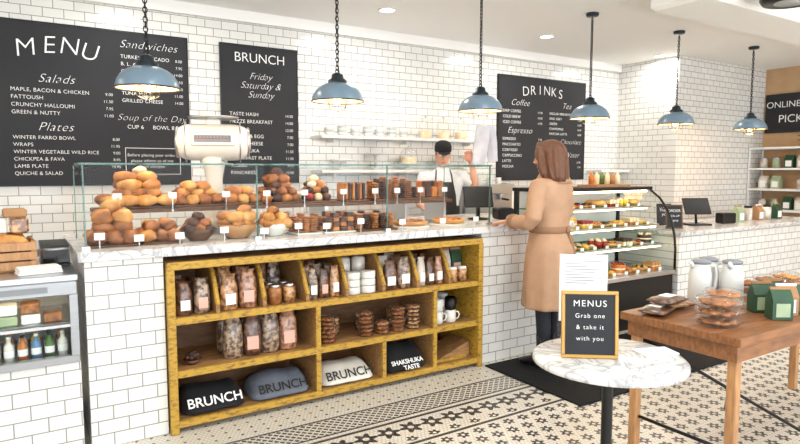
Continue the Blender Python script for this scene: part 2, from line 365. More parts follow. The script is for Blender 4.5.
def gbag(b,x,y,z,w,h,d,m,lab,rz=0):
    b.at(x,y,z,rz); rr=[]
    for t,ww,dd in ((0,.96,.96),(.02,1,1),(.6,1,1),(.82,1.0,.45),(.9,1.0,.12),(1,1.0,.1)):
        W,D=w/2*ww,d/2*dd; rr.append([(-W,-D,h*t),(W,-D,h*t),(W,D,h*t),(-W,D,h*t)])
    b.rings(rr,m,True,True,False)
    if lab: b.box(-w*.34,w*.34,-d/2-.003,-d/2+.002,h*.1,h*.52,lab)
    b.box(-w*.5,w*.5,-d*.09,d*.09,h*.93,h*1.005,'kraft' if m!='kraft' else 'paper'); b.at(0,0,0)
def jar(b,x,y,z,r,h,m,cap='steel'):
    b.lathe([(0,0),(r,0),(r,h*.82),(r*.8,h*.86),(0,h*.86)],m,(x,y,z),14); b.lathe([(r*.86,h*.84),(r*.86,h),(0,h)],cap,(x,y,z),14)
def bins(name,i,fn):
    b=B(); fn(b,SX0+bw*i+(.05 if i==0 else .02),SX0+bw*(i+1)-(.05 if i==nb-1 else .02)); return b.done(name)
def fpk(ms,n,h,labs=('paper',),rows=3,d=.06):
    def f(b,x0,x1):
        w=(x1-x0-.01)/n; c=0
        for r in range(rows):
            for j in range(n):
                packet(b,x0+.005+w*(j+.5),SY0+.085+r*.1,L1+.001,w*.88,h*random.uniform(.9,1.05),d,ms[c%len(ms)],labs[c%len(labs)],random.uniform(-.1,.1)); c+=1
    return f
bins('snack_bag_group',0,fpk(['pk1','pk4','pk1'],2,.2,('paper','pink')))
bins('cookie_bag_group',1,fpk(['pk2','pk3'],2,.235,('paper','pink','paper')))
def f2(b,x0,x1):
    for r in range(2):
        for j in range(2): jar(b,x0+.07+j*.095,SY0+.09+r*.1,L1+.001,.042,.12,'pk2' if (r+j)%2 else 'cookie')
    packet(b,x0+.07,SY1-.1,L1+.001,.1,.24,.05,'pk3'); packet(b,x0+.17,SY1-.1,L1+.001,.09,.23,.05,'pk4')
bins('jam_jar_group',2,f2); bins('biscotti_packet_group',3,fpk(['pk4','pk1','pk2','pk3'],3,.215,('paper','pink'),3,.045))
def f4(b,x0,x1):
    for j in range(2):
        for k in range(3): b.lathe([(0,0),(.052,0),(.053,.006),(.053,.04),(.05,.046),(.046,.048),(0,.048)],'white',(x0+.06+j*.118,SY0+.1,L1+.001+k*.05),20)
    for j in range(2): b.lathe([(0,0),(.05,0),(.05,.22),(.03,.235),(0,.235)],'pk5',(x0+.06+j*.118,SY0+.24,L1+.001),18)
bins('white_tin_stack',4,f4); bins('granola_packet_group',5,fpk(['pk1','pk4','pk5'],2,.22,('paper','paper','pink')))
bins('cookie_bag_group',6,fpk(['pk5','pk1','pk3'],3,.2,('paper','paper'),3,.05))
def f7(b,x0,x1):
    for j in range(2): jar(b,x0+.045+j*.09,SY0+.08,L1+.001,.038,.11,'pk2','paper')
    for j in range(2): gbag(b,x0+.05+j*.11,SY0+.2,L1+.001,.095,.24,.06,'dgreen' if j else 'pk5','pink')
bins('tea_bag_group',7,f7)
b=B()
for i in range(8):
    packet(b,1.06+(i%4)*.118,SY0+.11+(i//4)*.14,L2+.001,.115,.27,.085,['pk4','pk1','pk4','pk3'][i%4],'pink' if i%2 else None,random.uniform(-.2,.2),random.uniform(-.04,.02))
b.done('clear_cookie_bag_group')
b=B(); b.lathe([(0,0),(.03,0),(.055,.03),(.052,.03),(.027,.004),(0,.004)],'woodd',(0,0,0),16)
for i in range(9): b.ell((.026*cos(i),.026*sin(i*2),.03+.004*i),(.018,.018,.016),'choc',8,6,.3)
b.done('nut_bowl',(.82,SY0+.12,L2+.001))
def tub(b,x,y,z,r,h,m,n=4):
    b.lathe([(0,0),(r*.9,0),(r,h*.9),(r*1.04,h*.92),(r*1.04,h),(0,h)],'plast',(x,y,z),20)
    for k in range(n):
        for j in range(5): b.ell((x+r*.45*cos(j*1.257+k),y+r*.45*sin(j*1.257+k),z+h*(.15+.74*k/max(1,n-1))*.9),(r*.42,r*.42,h*.13),m,9,5,.2)
b=B()
for x,nk in ((1.69,2),(1.98,2),(2.11,1),(2.24,2),(2.37,2)):
    for k in range(nk): tub(b,x,SY0+.1,L2+.001+k*.088,.06,.086,['cookie','muff','pk2'][int(x*10)%3],3)
for x in (1.8,2.04,2.3): tub(b,x,SY0+.26,L2+.001,.06,.13,'pk2',4)
b.done('cookie_tub_group')
def mug(b,x,y,z,m,r=.042,h=.092,rz=0):
    b.at(x,y,z,rz)
    b.lathe([(0,0),(r*.9,0),(r,.006),(r,h),(r*.92,h),(r*.9,.008),(0,.008)],m,(0,0,0),18)
    b.tube([(r-.003,0,h*.8),(r+.02,0,h*.78),(r+.028,0,h*.5),(r+.018,0,h*.24),(r-.003,0,h*.2)],.0055,m,8); b.at(0,0,0)
b=B()
for i,x in enumerate((2.59,2.71)):
    mug(b,x,SY0+.1,L2+.001,'white',rz=-.4); mug(b,x,SY0+.1,L2+.095,'black' if i else 'white',rz=.2)
    mug(b,x+.03,SY0+.24,L2+.001,'white',rz=.6); mug(b,x+.03,SY0+.24,L2+.095,'white',rz=.6)
b.done('coffee_mug_stack')
def folded(name,x0,x1,m,tm,txt,h=.15,sz=.062):
    w=x1-x0; b=B(); rr=[]
    n=26
    for i in range(n+1):
        t=i/n; x=-w/2+w*t; e=max(0.05,(1-abs(2*t-1)**9)); hh=h*e*(.92+.3*noise.noise(Vector((x*7,sz*90,x0*5))))
        wv=.008*noise.noise(Vector((x*25,x0,2)))
        rr.append([(x,-.06*e+wv,.002),(x,-.075*e+wv,.012),(x,-.065*e-wv,hh*.28),(x,-.02+wv,hh*.62),(x,.03,hh*.9),(x,.09,hh),(x,.17,hh*.95),(x,.22,hh*.5),(x,.21,.002)])
    b.rings(rr,m,True,True,True); o=b.done(name,((x0+x1)/2,SY0+.1,L3+.002),0,sub=1)
    text(txt,sz,(0,-.07,h*.34),o,(math.radians(50),0,0),tm,bold=.001)
    return o
folded('folded_tshirt',.74,1.12,'black_cloth','chalk','BRUNCH',.15,.08)
folded('folded_tshirt',1.16,1.55,'grey_cloth','black','BRUNCH',.15,.08)
folded('folded_tshirt',1.62,2.03,'cream_cloth','black','BRUNCH',.13,.085)
folded('folded_tshirt',2.11,2.46,'black_cloth','chalk','SHAKSHUKA\n   TASTE',.17,.046)
b=B()
b.prism([(0,0),(.34,0),(.34,.12)],1,-.12,.12,'wood'); b.box(.02,.3,-.135,-.12,0,.02,'yellow'); b.done('wooden_wedge_crate',(2.54,SY0+.2,L3+.001))
# ---------------------------------------------------------------- sneeze guard
b=B(); g0,g1=.29,3.12; zt=1.53
def pane(pts): b.add(pts,[(0,1,2,3)],'glass')
pane([(g0,3.6,1.075),(g1,3.6,1.075),(g1,3.6,zt),(g0,3.6,zt)])
pane([(g0,3.6,zt+.004),(g1,3.6,zt+.004),(g1,3.86,zt+.004),(g0,3.86,zt+.004)])
pane([(g0,3.6,1.075),(g0,4.2,1.075),(g0,4.2,zt),(g0,3.6,zt)]); pane([(g1,3.6,1.075),(g1,4.2,1.075),(g1,4.2,zt),(g1,3.6,zt)])
b.box(g0-.02,g1+.02,3.594,3.602,zt-.001,zt+.009,'glassg'); b.box(g0-.02,g1+.02,3.856,3.862,zt,zt+.008,'glassg')
for x in (g0,g1): b.box(x-.003,x+.003,4.197,4.203,1.075,zt,'glassg'); b.box(x-.003,x+.003,3.6,4.2,zt-.004,zt,'glassg')
for x in (g0,1.24,2.18,g1): b.box(x-.004,x+.004,3.594,3.606,1.071,zt,'glassg'); b.box(x-.02,x+.02,3.585,3.612,1.071,1.09,'steel')
b.done('glass_sneeze_guard')
b=B(); b.box(.38,3.05,3.985,4.31,1.235,1.26,'woodd',.003)
for x in (.5,1.2,1.9,2.6,2.98): b.box(x-.012,x+.012,4.0,4.28,1.071,1.235,'steel')
b.done('pastry_riser_shelf')
# ---------------------------------------------------------------- pastries
def croissant(b,c,rz,s,m='crois'):
    pts=[];rad=[]
    for i in range(15):
        t=i/14; a=math.radians(-75+150*t); R=.055*s
        pts.append((c[0]+R*sin(a)*cos(rz)-(-R*cos(a)*.8)*sin(rz),c[1]+R*sin(a)*sin(rz)+(-R*cos(a)*.8)*cos(rz),c[2]+.004))
        rad.append(s*(.008+.027*sin(pi*t)**.8)*(1+.14*(i%2)))
    b.tube(pts,rad,m,10,True,.85)
def bun(b,c,s,m,fl=.62): b.ell((c[0],c[1],c[2]),(.045*s,.04*s,.045*s*fl),m,12,7,.35,random.uniform(0,3))
def pile(b,cx,cy,z,w,d,layers,ms,kind,s=1,step=.045):
    if isinstance(ms,str): ms=[ms]
    g=.074*s
    for l in range(layers):
        f=1-l/(layers+.8); nx=max(1,round(w*f/g)); ny=max(1,round(d*f/g))
        for i in range(nx):
            for j in range(ny):
                m=random.choice(ms)
                x=cx+(i-(nx-1)/2)*min(g,(w-g)/max(1,nx-1)) +random.uniform(-.006,.006); y=cy+(j-(ny-1)/2)*min(g,(d-g)/max(1,ny-1))+random.uniform(-.006,.006); zz=z+.028*s+l*step*s
                if kind=='c': croissant(b,(x,y,zz),random.uniform(-1,1),s,m)
                else: bun(b,(x,y,zz),s*random.uniform(.92,1.08),m,.72)
CZ=1.071; RZ=1.262
def board(b,cx,cy,z,w,d,m='woodd'): b.box(cx-w/2,cx+w/2,cy-d/2,cy+d/2,z,z+.012,m,.003)
def bowl(b,cx,cy,z,r,h,m='white'):
    b.lathe([(0,0),(r*.5,0),(r*.55,.006),(r*.9,h*.6),(r,h),(r*.96,h),(r*.85,h*.6),(r*.5,.015),(0,.015)],m,(cx,cy,z),24)
b=B(); board(b,.445,3.80,CZ,.26,.30); pile(b,.445,3.80,CZ+.012,.26,.30,4,['crois','gold_b','muff','muff'],'b',1.3,.044); b.done('muffin_pile')
b=B(); board(b,.695,3.79,CZ,.22,.27); pile(b,.695,3.79,CZ+.012,.23,.26,2,['crois','muff','gold_b'],'b',1.2); b.done('scone_pile')
b=B(); bowl(b,.92,3.76,CZ,.105,.07,'woodd'); pile(b,.92,3.76,CZ+.045,.18,.18,3,['choc','muff'],'b',.92,.04); b.done('bowl_of_chocolate_buns')
b=B(); bowl(b,1.165,3.77,CZ,.125,.09,'legw'); pile(b,1.165,3.77,CZ+.065,.2,.2,3,['gold_b','crois'],'c',1.1,.035); b.done('bowl_of_croissants')
b=B(); bowl(b,1.405,3.77,CZ,.105,.08,'white'); pile(b,1.405,3.77,CZ+.055,.19,.19,3,['gold_b','crois'],'b',1.0,.04); b.done('bowl_of_rolls')
def cookiestack(b,x,y,z,n,r,m):
    for k in range(n): b.ell((x+random.uniform(-.004,.004),y+random.uniform(-.004,.004),z+.009+k*.0155),(r,r,.0095),m,14,6,.12)
b=B(); board(b,1.62,3.77,CZ,.18,.22,'white')
for i in range(3):
    for j in range(2): cookiestack(b,1.562+i*.058,3.73+j*.09,CZ+.012,6+(i+j)%3,.03,'cookie')
b.done('cookie_stack_tray')
b=B(); board(b,1.845,3.77,CZ,.24,.22,'white')
for i in range(4):
    for j in range(3):
        for k in range(3+(i%2)): b.box(1.74+i*.055,1.788+i*.055,3.67+j*.066,3.73+j*.066,CZ+.0125+k*.032,CZ+.043+k*.032,['choc','crois','choc','muff'][(i+j+k)%4],.004)
b.done('brownie_tray')
b=B(); board(b,2.15,3.77,CZ,.32,.22,'woodd')
for i in range(5):
    for j in range(2): cookiestack(b,2.025+i*.063,3.73+j*.08,CZ+.012,7+(i*j)%2,.031,'choc' if i%2 else 'cookie')
b.done('chocolate_cookie_stack')
def pie(b,x,y,z,r,top):
    b.lathe([(0,0),(r*.85,0),(r,.03),(r*.95,.034),(r*.9,.026),(0,.028)],'gold_b',(x,y,z),28); b.lathe([(0,0),(r*.89,0),(r*.89,.004),(0,.006)],top,(x,y,z+.026),28)
for x,tp in ((2.5,'muff'),(2.86,'orangef')):
    b=B(); pie(b,x,3.79,CZ+.012,.135,tp); b.lathe([(0,0),(.15,0),(.15,.01),(0,.01)],'white',(x,3.79,CZ),28); 
    for i in range(8): b.ell((x+.08*cos(i*.785),3.79+.08*sin(i*.785),CZ+.045),(.022,.022,.012),tp,8,5,.2)
    b.done('fruit_pie')
TYC=4.145
def tray(name,cx,w,fn,m='woodd'):
    b=B(); board(b,cx,TYC,RZ,w,.27,m); fn(b); b.done(name)
tray('croissant_pile',.63,.38,lambda b:(pile(b,.63,TYC,RZ+.012,.37,.25,4,['crois','muff','gold_b'],'c',1.2,.04),bun(b,(.66,TYC,RZ+.235),1,'cream'),bun(b,(.71,TYC-.02,RZ+.2),1.1,'choc')))
tray('danish_pile',1.0,.33,lambda b:pile(b,1.0,TYC,RZ+.012,.33,.26,3,['muff','crois','gold_b'],'b',1.1,.04))
tray('bread_roll_tray',1.3,.25,lambda b:pile(b,1.3,TYC,RZ+.012,.25,.26,2,['gold_b','crois'],'b',1.1))
tray('cinnamon_bun_pile',1.58,.28,lambda b:pile(b,1.58,TYC,RZ+.012,.28,.26,5,['muff','choc','crois','muff'],'b',1.05,.042))
def ft(b):
    for i in range(9): b.ell((1.80+(i%3)*.07,TYC-.07+(i//3)*.07,RZ+.04),(.034,.034,.03),['red','cream','choc','green','orangef'][i%5],10,6,.2)
    pile(b,1.87,TYC,RZ+.065,.18,.14,3,['choc','crois','cream'],'b',.9)
tray('tart_tray',1.87,.26,ft)
def fl(b):
    for i in range(6): b.box(2.09+i*.03,2.113+i*.03,TYC-.09,TYC+.07,RZ+.0125,RZ+.14,'choc' if i%2 else 'crois',.006)
tray('loaf_cake_slices',2.17,.22,fl)
def fc(b):
    for i in range(6):
        for j in range(2): cookiestack(b,2.37+i*.062,TYC-.05+j*.09,RZ+.012,8+((i+j)%4),.031,['cookie','choc','muff'][i%3])
tray('cookie_stack_tray',2.52,.38,fc)
def fg(b):
    for i in range(4):
        for j in range(2): b.box(2.775+i*.062,2.83+i*.062,TYC-.08+j*.09,TYC-.01+j*.09,RZ+.0125,RZ+.1+.05*(i%2),['cookie','choc','orangef'][(i+j)%3],.008)
tray('granola_bar_stack',2.88,.28,fg)
b=B()
for (x,z) in ((.36,1.12),(.56,1.1),(.78,1.1),(1.04,1.12),(1.29,1.1),(1.52,1.12),(1.72,1.11),(1.98,1.13),(2.32,1.11),(2.68,1.1),(3.0,1.1)):
    b.box(x-.026,x+.026,3.618,3.62,z,z+.038,'paper'); b.box(x-.002,x+.002,3.62,3.622,CZ,z+.02,'steel')
b.done('price_card_set')
b=B()
for x in (.5,.82,1.16,1.44,1.72,2.03,2.3,2.5,2.72,2.96):
    z=RZ+.06; b.box(x-.026,x+.026,3.975,3.977,z,z+.038,'paper'); b.box(x-.002,x+.002,3.977,3.979,RZ-.02,z+.02,'steel'); b.box(x-.006,x+.006,3.977,3.984,RZ-.024,RZ-.012,'steel')
b.done('price_card_set')
# ---------------------------------------------------------------- vintage scale
b=B()
b.lathe([(0,0),(.14,0),(.14,.03),(.11,.05),(.085,.1),(.062,.22),(.058,.36),(.075,.45),(.11,.52),(0,.52)],'white',(0,0,0),32)
rr=[]
for i in range(25):
    t=i/24; x=-.245+.49*t; e=.145*(1-abs(2*t-1)**6*.28)
    rr.append([(x,e*1.02*math.copysign(abs(cos(a*2*pi/32))**.85,cos(a*2*pi/32)),.63+e*.92*math.copysign(abs(sin(a*2*pi/32))**.85,sin(a*2*pi/32))) for a in range(32)])
b.rings(rr,'white'); 
for s_ in (-1,1): 
    b.T=Matrix.Translation((s_*.246,0,.63))@Matrix.Rotation(pi/2,4,'Y'); b.torus((0,0,0),.105,.009,'steel',32,8); b.lathe([(0,-.006),(.1,-.006),(.085,.01*s_),(.03,.02*s_),(0,.021*s_)],'lgrey',(0,0,0),28)
b.at(0,0,0)
for x in (-.19,.19): b.T=Matrix.Translation((x,0,.63))@Matrix.Rotation(pi/2,4,'Y'); b.torus((0,0,0),.143,.004,'steel',32,6)
b.at(0,0,0)
b.box(-.15,.15,-.163,-.12,.60,.70,'white',.008); b.box(-.125,.125,-.166,-.163,.625,.675,'grey'); b.box(-.125,.125,-.168,-.166,.648,.651,'red')
for i in range(11): b.box(-.115+i*.023-.001,-.115+i*.023+.001,-.1675,-.166,.655,.67,'black')
b.box(-.05,.05,-.05,.05,.75,.80,'white',.01); b.lathe([(0,0),(.17,0),(.185,.014),(.18,.014),(.165,.004),(0,.004)],'steel',(0,0,.80),32)
b.tube([(.06,-.09,.5),(.1,-.13,.47),(.14,-.15,.47)],.008,'steel',8); b.ell((.15,-.155,.47),(.016,.016,.016),'black',10,8)
b.done('vintage_counter_scale',(1.22,4.47,1.071),-.3)
# ---------------------------------------------------------------- boards
def mkboard(name,x0,x1):
    b=B(); b.box(x0,x1,5.725,5.748,1.38,2.68,'board'); 
    for a in ((x0-.012,x0,1.37,2.69),(x1,x1+.012,1.37,2.69)): b.box(a[0],a[1],5.72,5.749,a[2],a[3],'black')
    b.box(x0,x1,5.72,5.749,1.37,1.38,'black'); b.box(x0,x1,5.72,5.749,2.68,2.69,'black')
    return b.done(name)
TY=5.722
o=mkboard('menu_chalkboard',-1.3,1.34)
for i,(ch,x,z,r) in enumerate((('M',.10,2.41,.18),('E',.26,2.445,.08),('N',.40,2.45,-.04),('U',.54,2.42,-.16))):
    text(ch,.2,(x,TY,z),o,(pi/2,-r,0),'chalk',sh=.15,bold=-.003,name='title')
def lines(o,L,x,z,sz,dz,al='LEFT',price=None):
    for i,s in enumerate(L):
        text(s,sz,(x,TY,z-i*dz),o,al=al,bold=-.0004,sp=1.05)
        if price is not None: text(random.choice(['7.','8.','9.','10.','11.','12.','14.'])+random.choice(['50','00','95']),sz*.8,(price,TY,z-i*dz),o,al='RIGHT',bold=-.0004)
def head(o,s,sz,x,z): text(s,sz,(x,TY,z),o,sh=.4,bold=-.0022,sp=1.08)
head(o,'Salads',.1,.3,2.21)
lines(o,['MAPLE, BACON & CHICKEN','FATTOUSH','CRUNCHY HALLOUMI','GREEN & NUTTY'],-.02,2.13,.043,.06,price=.72)
head(o,'Plates',.1,.28,1.82)
lines(o,['WINTER FARRO BOWL','WRAPS','WINTER VEGETABLE WILD RICE','CHICKPEA & FAVA','LAMB PLATE','QUICHE & SALAD'],-.02,1.75,.041,.058,price=.76)
head(o,'Sandwiches',.095,1.02,2.55)
lines(o,['TURKEY AVOCADO','B. L. A. T.','CHICKEN CLUB','CHICKEN PESTO','CHICKEN SALAD','TUNA MELT','GRILLED CHEESE'],.79,2.46,.043,.062,price=1.3)
head(o,'Soup of the Day',.08,1.03,1.93)
lines(o,['CUP 6     BOWL 8'],1.02,1.86,.048,.06,'CENTER')
lines(o,['Before placing your order,','please inform us of any','food allergies'],1.02,1.62,.036,.05,'CENTER')
b=B(); b.box(.8,1.26,TY-.001,TY+.001,1.69,1.694,'chalk'); b.box(.8,1.26,TY-.001,TY+.001,1.46,1.464,'chalk'); b.box(.8,.804,TY-.001,TY+.001,1.46,1.69,'chalk'); b.box(1.256,1.26,TY-.001,TY+.001,1.46,1.69,'chalk'); b.done('chalk_border',parent=o)
lines(o,['EGGS ANY STYLE','OMELETTE','PANCAKES','FRENCH TOAST','AVOCADO TOAST','GRANOLA BOWL','SHAKSHUKA','BREAKFAST BURRITO'],-1.1,2.4,.043,.07,price=-.35)
o=mkboard('brunch_chalkboard',1.655,2.405)
text('BRUNCH',.125,(2.03,TY,2.53),o,bold=-.001)
text('Friday\nSaturday &\nSunday',.092,(2.03,TY,2.37),o,sh=.4,bold=-.002,ls=.95)
lines(o,['TASTE HASH','MEZZE BREAKFAST','PLATE','BACON & EGG','GOAT CHEESE','SHAKSHUKA','BREAKFAST PLATE','VEGGIE','PANCAKES'],1.72,2.02,.048,.07,price=2.36)
o=mkboard('drinks_chalkboard',5.09,6.66)
for i,ch in enumerate('DRINKS'): text(ch,.17,(5.55+i*.125,TY,2.45+.03*(1-((i-2.5)/2.5)**2)),o,(pi/2,-.08*(2.5-i)/2.5,0),bold=-.002,name='title')
head(o,'Coffee',.11,5.45,2.32); head(o,'Tea',.11,6.3,2.32)
lines(o,['DRIP COFFEE','COLD BREW','ICED COFFEE'],5.16,2.23,.05,.07,price=5.85)
head(o,'Espresso',.11,5.45,1.97)
lines(o,['ESPRESSO','MACCHIATO','CORTADO','CAPPUCCINO','LATTE','MOCHA'],5.16,1.88,.05,.07,price=5.85)
lines(o,['ENGLISH BREAKFAST','EARL GREY','GREEN','CHAMOMILE','MATCHA LATTE'],5.98,2.23,.045,.066,price=6.6)
head(o,'Hot Chocolate',.09,6.3,1.85); head(o,'Soda/Water',.1,6.3,1.67)
lines(o,['STILL WATER','SPARKLING'],5.98,1.59,.045,.066,price=6.6)
# ---------------------------------------------------------------- wall shelves with dishes
def wshelf(name,x0,x1,z):
    b=B(); b.box(x0,x1,5.48,5.748,z-.03,z,'whitem',.003)
    for x in (x0+.2,(x0+x1)/2,x1-.2): b.box(x-.012,x+.012,5.6,5.748,z-.065,z-.03,'whitem')
    return b.done(name)
wshelf('dish_shelf',2.56,4.75,1.85); wshelf('dish_shelf',2.56,4.75,1.50); wshelf('bottle_shelf',6.75,7.35,1.5)
b=B()
for i in range(7):
    x=2.7+i*.15
    for k in range(3+i%2): b.lathe([(0,0),(.03,0),(.058,.035),(.054,.035),(.027,.006),(0,.006)],'lgrey' if k%2 else 'white',(x,5.6,1.851+k*.022),18)
b.done('bowl_stack_row')
b=B()
for i in range(3):
    x=3.9+i*.25; b.lathe([(0,0),(.075,0),(.08,.02),(.08,.17),(.05,.2),(.05,.21),(.075,.21),(.075,.225),(0,.235)],'plast',(x,5.6,1.851),20); b.ell((x,5.6,2.1),(.016,.016,.016),'lgrey',8,6); b.cyl((x,5.6,1.856),.068,.08,'cream',16)
b.done('glass_canister_row')
def cakestand(b,x,y,z,r,h,m='white',dome=False,cake=None):
    b.lathe([(0,0),(r*.5,0),(r*.45,.012),(.018,.03),(.016,h-.02),(.04,h-.008),(r,h-.006),(r*1.02,h+.008),(0,h)],m,(x,y,z),24)
    if cake: b.cyl((x,y,z+h+.002),r*.7,.07,cake,20)
    if dome: b.lathe([(r*.85,0),(r*.85,.08),(r*.7,.13),(r*.3,.155),(0,.16)],'plast',(x,y,z+h+.01),24,False,False); b.ell((x,y,z+h+.18),(.014,.014,.014),m,8,6)
for i,(x,r,h,dm) in enumerate(((2.85,.12,.1,False),(3.25,.11,.17,False),(3.68,.12,.07,True),(4.15,.11,.07,True),(4.5,.1,.15,False))):
    b=B(); cakestand(b,0,0,0,r,h,'lgrey' if i%2 else 'white',dm,'cream' if dm else None); b.done('cake_stand',(x,5.61,1.501))
b=B(); b.box(0,.5,0,.4,0,.32,'steel',.02); b.box(.04,.46,-.005,.0,.06,.26,'screen'); b.box(.05,.45,-.03,-.02,.27,.285,'black'); b.done('convection_oven',(-1.5,5.2,.921))
b=B()
for i in range(16): b.cyl((1.7+(i%8)*.1,5.3+(i//8)*.13,.921),.036,.14+.05*(i%3),'whitem' if i%4 else 'kraft',14,.03)
b.done('paper_cup_stacks')
b=B(); b.box(0,.75,0,.42,.06,.42,'steel',.02); b.box(.03,.72,-.06,.0,.3,.42,'steel',.01); b.box(0,.75,-.1,.42,0,.05,'black',.005)
for x in (.2,.52): b.cyl((x,-.03,.24),.03,.06,'steel'); b.tube([(x,-.03,.25),(x,-.16,.24)],.012,'black')
for i in range(5): b.cyl((.08+i*.14,.15,.42),.035,.07,'white')
b.done('espresso_machine',(4.2,5.28,.921))
# ---------------------------------------------------------------- pendant lamps
def pendant():
    b=B()
    b.lathe([(.19,0),(.187,.015),(.178,.045),(.155,.082),(.12,.11),(.085,.125),(.065,.13)],'lampblue',(0,0,0),36,False,False)
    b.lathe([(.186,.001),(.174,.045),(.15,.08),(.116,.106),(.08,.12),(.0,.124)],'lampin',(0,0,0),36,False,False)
    b.torus((0,0,0),.188,.005,'lampcap',36,6)
    b.lathe([(.07,.126),(.068,.15),(.045,.165),(.043,.19),(.02,.205),(0,.205)],'lampcap',(0,0,0),24,False,False)
    b.lathe([(0,-.02),(.02,-.015),(.032,.01),(.026,.045),(.018,.08),(0,.08)],'bulb',(0,0,0),16,False,False)
    for i in range(6):
        a=i*pi/3; b.tube([(.07*cos(a),.07*sin(a),.09),(.078*cos(a),.078*sin(a),.0),(.062*cos(a),.062*sin(a),-.05),(.0,.0,-.072)],.0022,'lampcap',5)
    b.torus((0,0,0),.079,.0025,'lampcap',20,5); b.torus((0,0,-.045),.064,.0025,'lampcap',20,5)
    b.torus((0,0,.217),.015,.004,'black',12,6,Matrix.Rotation(pi/2,4,'X'))
    z=.24;i=0
    while z<.955:
        R=Matrix.Rotation(pi/2,4,'X')
        if i%2: R=Matrix.Rotation(pi/2,4,'Z')@R
        b.torus((0,0,z),.0125,.0035,'black',10,5,R@Matrix.Scale(1.5,4,(0,1,0))); z+=.029; i+=1
    b.tube([(.006,0,.2),(.01,.004,.4),(-.006,0,.6),(.008,0,.8),(0,0,.97)],.003,'black',6)
    b.lathe([(0,.97),(.055,.97),(.06,.985),(.06,.9985),(0,.9985)],'lampcap',(0,0,0),24)
    return b.done('pendant_lamp',(.70,4.0,2.0))
pl=pendant(); LX=[.70,2.0,3.35,4.73,6.13,7.66]
for x in LX[1:]: dup(pl,(x,4.0,2.0))
for x in LX:
    l=bpy.data.lights.new('bulb_light','POINT'); l.energy=14; l.color=(1,.66,.34); l.shadow_soft_size=.04
    o=bpy.data.objects.new('pendant_bulb_light',l); S.collection.objects.link(o); o.location=(x,4.0,1.96)
# ---------------------------------------------------------------- people
def headgeo(b,skin):
    secs=[(-.117,.016,.070,.025),(-.108,.034,.080,-.005),(-.09,.048,.084,-.03),(-.065,.058,.084,-.06),(-.04,.065,.085,-.078),(-.01,.071,.085,-.09),(.02,.075,.084,-.097),(.05,.075,.085,-.099),(.078,.068,.074,-.092),(.1,.05,.05,-.07),(.113,.028,.022,-.042),(.118,.006,-.004,-.014)]
    rr=[]
    for z,w,f,k in secs:
        cy=(f+k)/2; ry=(f-k)/2
        rr.append([(w*math.copysign(abs(cos(t))**.92,cos(t)),cy+ry*math.copysign(abs(sin(t))**.92,sin(t)),z) for t in [2*pi*j/24 for j in range(24)]])
    b.rings(rr,skin)
    b.tube([(0,.078,.018),(0,.092,-.002),(0,.105,-.026),(0,.094,-.036)],[.008,.009,.013,.008],skin,8)
    b.ell((.009,.09,-.032),(.008,.01,.007),skin,8,6); b.ell((-.009,.09,-.032),(.008,.01,.007),skin,8,6)
    for s_ in (-1,1):
        b.ell((s_*.03,.075,.004),(.013,.009,.009),'eye',10,6); b.ell((s_*.03,.0815,.004),(.005,.004,.005),'iris',8,6)
        b.tube([(s_*.016,.084,.022),(s_*.03,.083,.027),(s_*.044,.076,.022)],.003,'iris',6)
        b.ell((s_*.074,-.008,-.012),(.008,.017,.03),skin,10,8)
    b.ell((0,.083,-.062),(.022,.007,.005),'lip',10,6); b.ell((0,.083,-.069),(.018,.007,.005),'lip',10,6)
    b.tube([(0,-.02,-.06),(0,-.025,-.13),(0,-.03,-.19)],[.052,.05,.058],skin,16)
def handgeo(b,skin,curl=.5,side=1):
    b.rings([[(w*cos(t),y,.013*k*sin(t)) for t in [2*pi*j/14 for j in range(14)]] for y,w,k in ((-.02,.026,1.3),(0,.027,1.2),(.03,.036,1.15),(.07,.041,1),(.092,.038,.8),(.098,.03,.4))],skin)
    for x,l,r in ((-.031*side,.058,.0078),(-.0105*side,.072,.0085),(.0105*side,.078,.0088),(.031*side,.07,.0085)):
        p=Vector((x,.082,0)); pts=[p.copy()]; a=0
        for k,fr in enumerate((.3,.38,.3,.22)):
            if k: a+=curl*.9
            p=p+Vector((x*.06,cos(a),-sin(a)))*l*fr; pts.append(p.copy())
        b.tube(pts,[r,r,r*.95,r*.88,r*.6],skin,8)
    pts=[Vector((side*.02,.02,-.004)),Vector((side*.042,.045,-.012)),Vector((side*.052,.072,-.022)),Vector((side*.05,.094,-.032))]
    b.tube(pts,[.013,.0115,.010,.006],skin,8)
def bodyrings(b,secs,m,n=32,fold=0,nf=9):
    rr=[]
    for s_ in secs:
        z,w,d,yo=s_[:4]; fa=fold*max(0,min(1,(1.0-z)/.6))
        rr.append([((w*(1+fa*sin(nf*t+z*2)))*math.copysign(abs(cos(t))**.85,cos(t)),yo+(d*(1+fa*sin(nf*t+z*2)))*math.copysign(abs(sin(t))**.9,sin(t)),z) for t in [2*pi*j/n for j in range(n)]])
    b.rings(rr,m)
wr=math.radians(14); W=empty('woman_customer',(3.36,3.19,0),wr)
b=B()
bodyrings(b,[(.47,.205,.165,-.01),(.475,.225,.185,-.01),(.6,.22,.18,-.01),(.78,.212,.172,-.01),(.92,.2,.16,-.01),(1.0,.178,.142,-.005),(1.055,.16,.128,0),(1.1,.163,.128,0),(1.2,.182,.135,0),(1.3,.198,.135,-.005),(1.37,.2,.125,-.01),(1.42,.17,.11,-.015),(1.455,.11,.085,-.02),(1.49,.075,.07,-.02),(1.51,.07,.065,-.02)],'coat',36,.055)
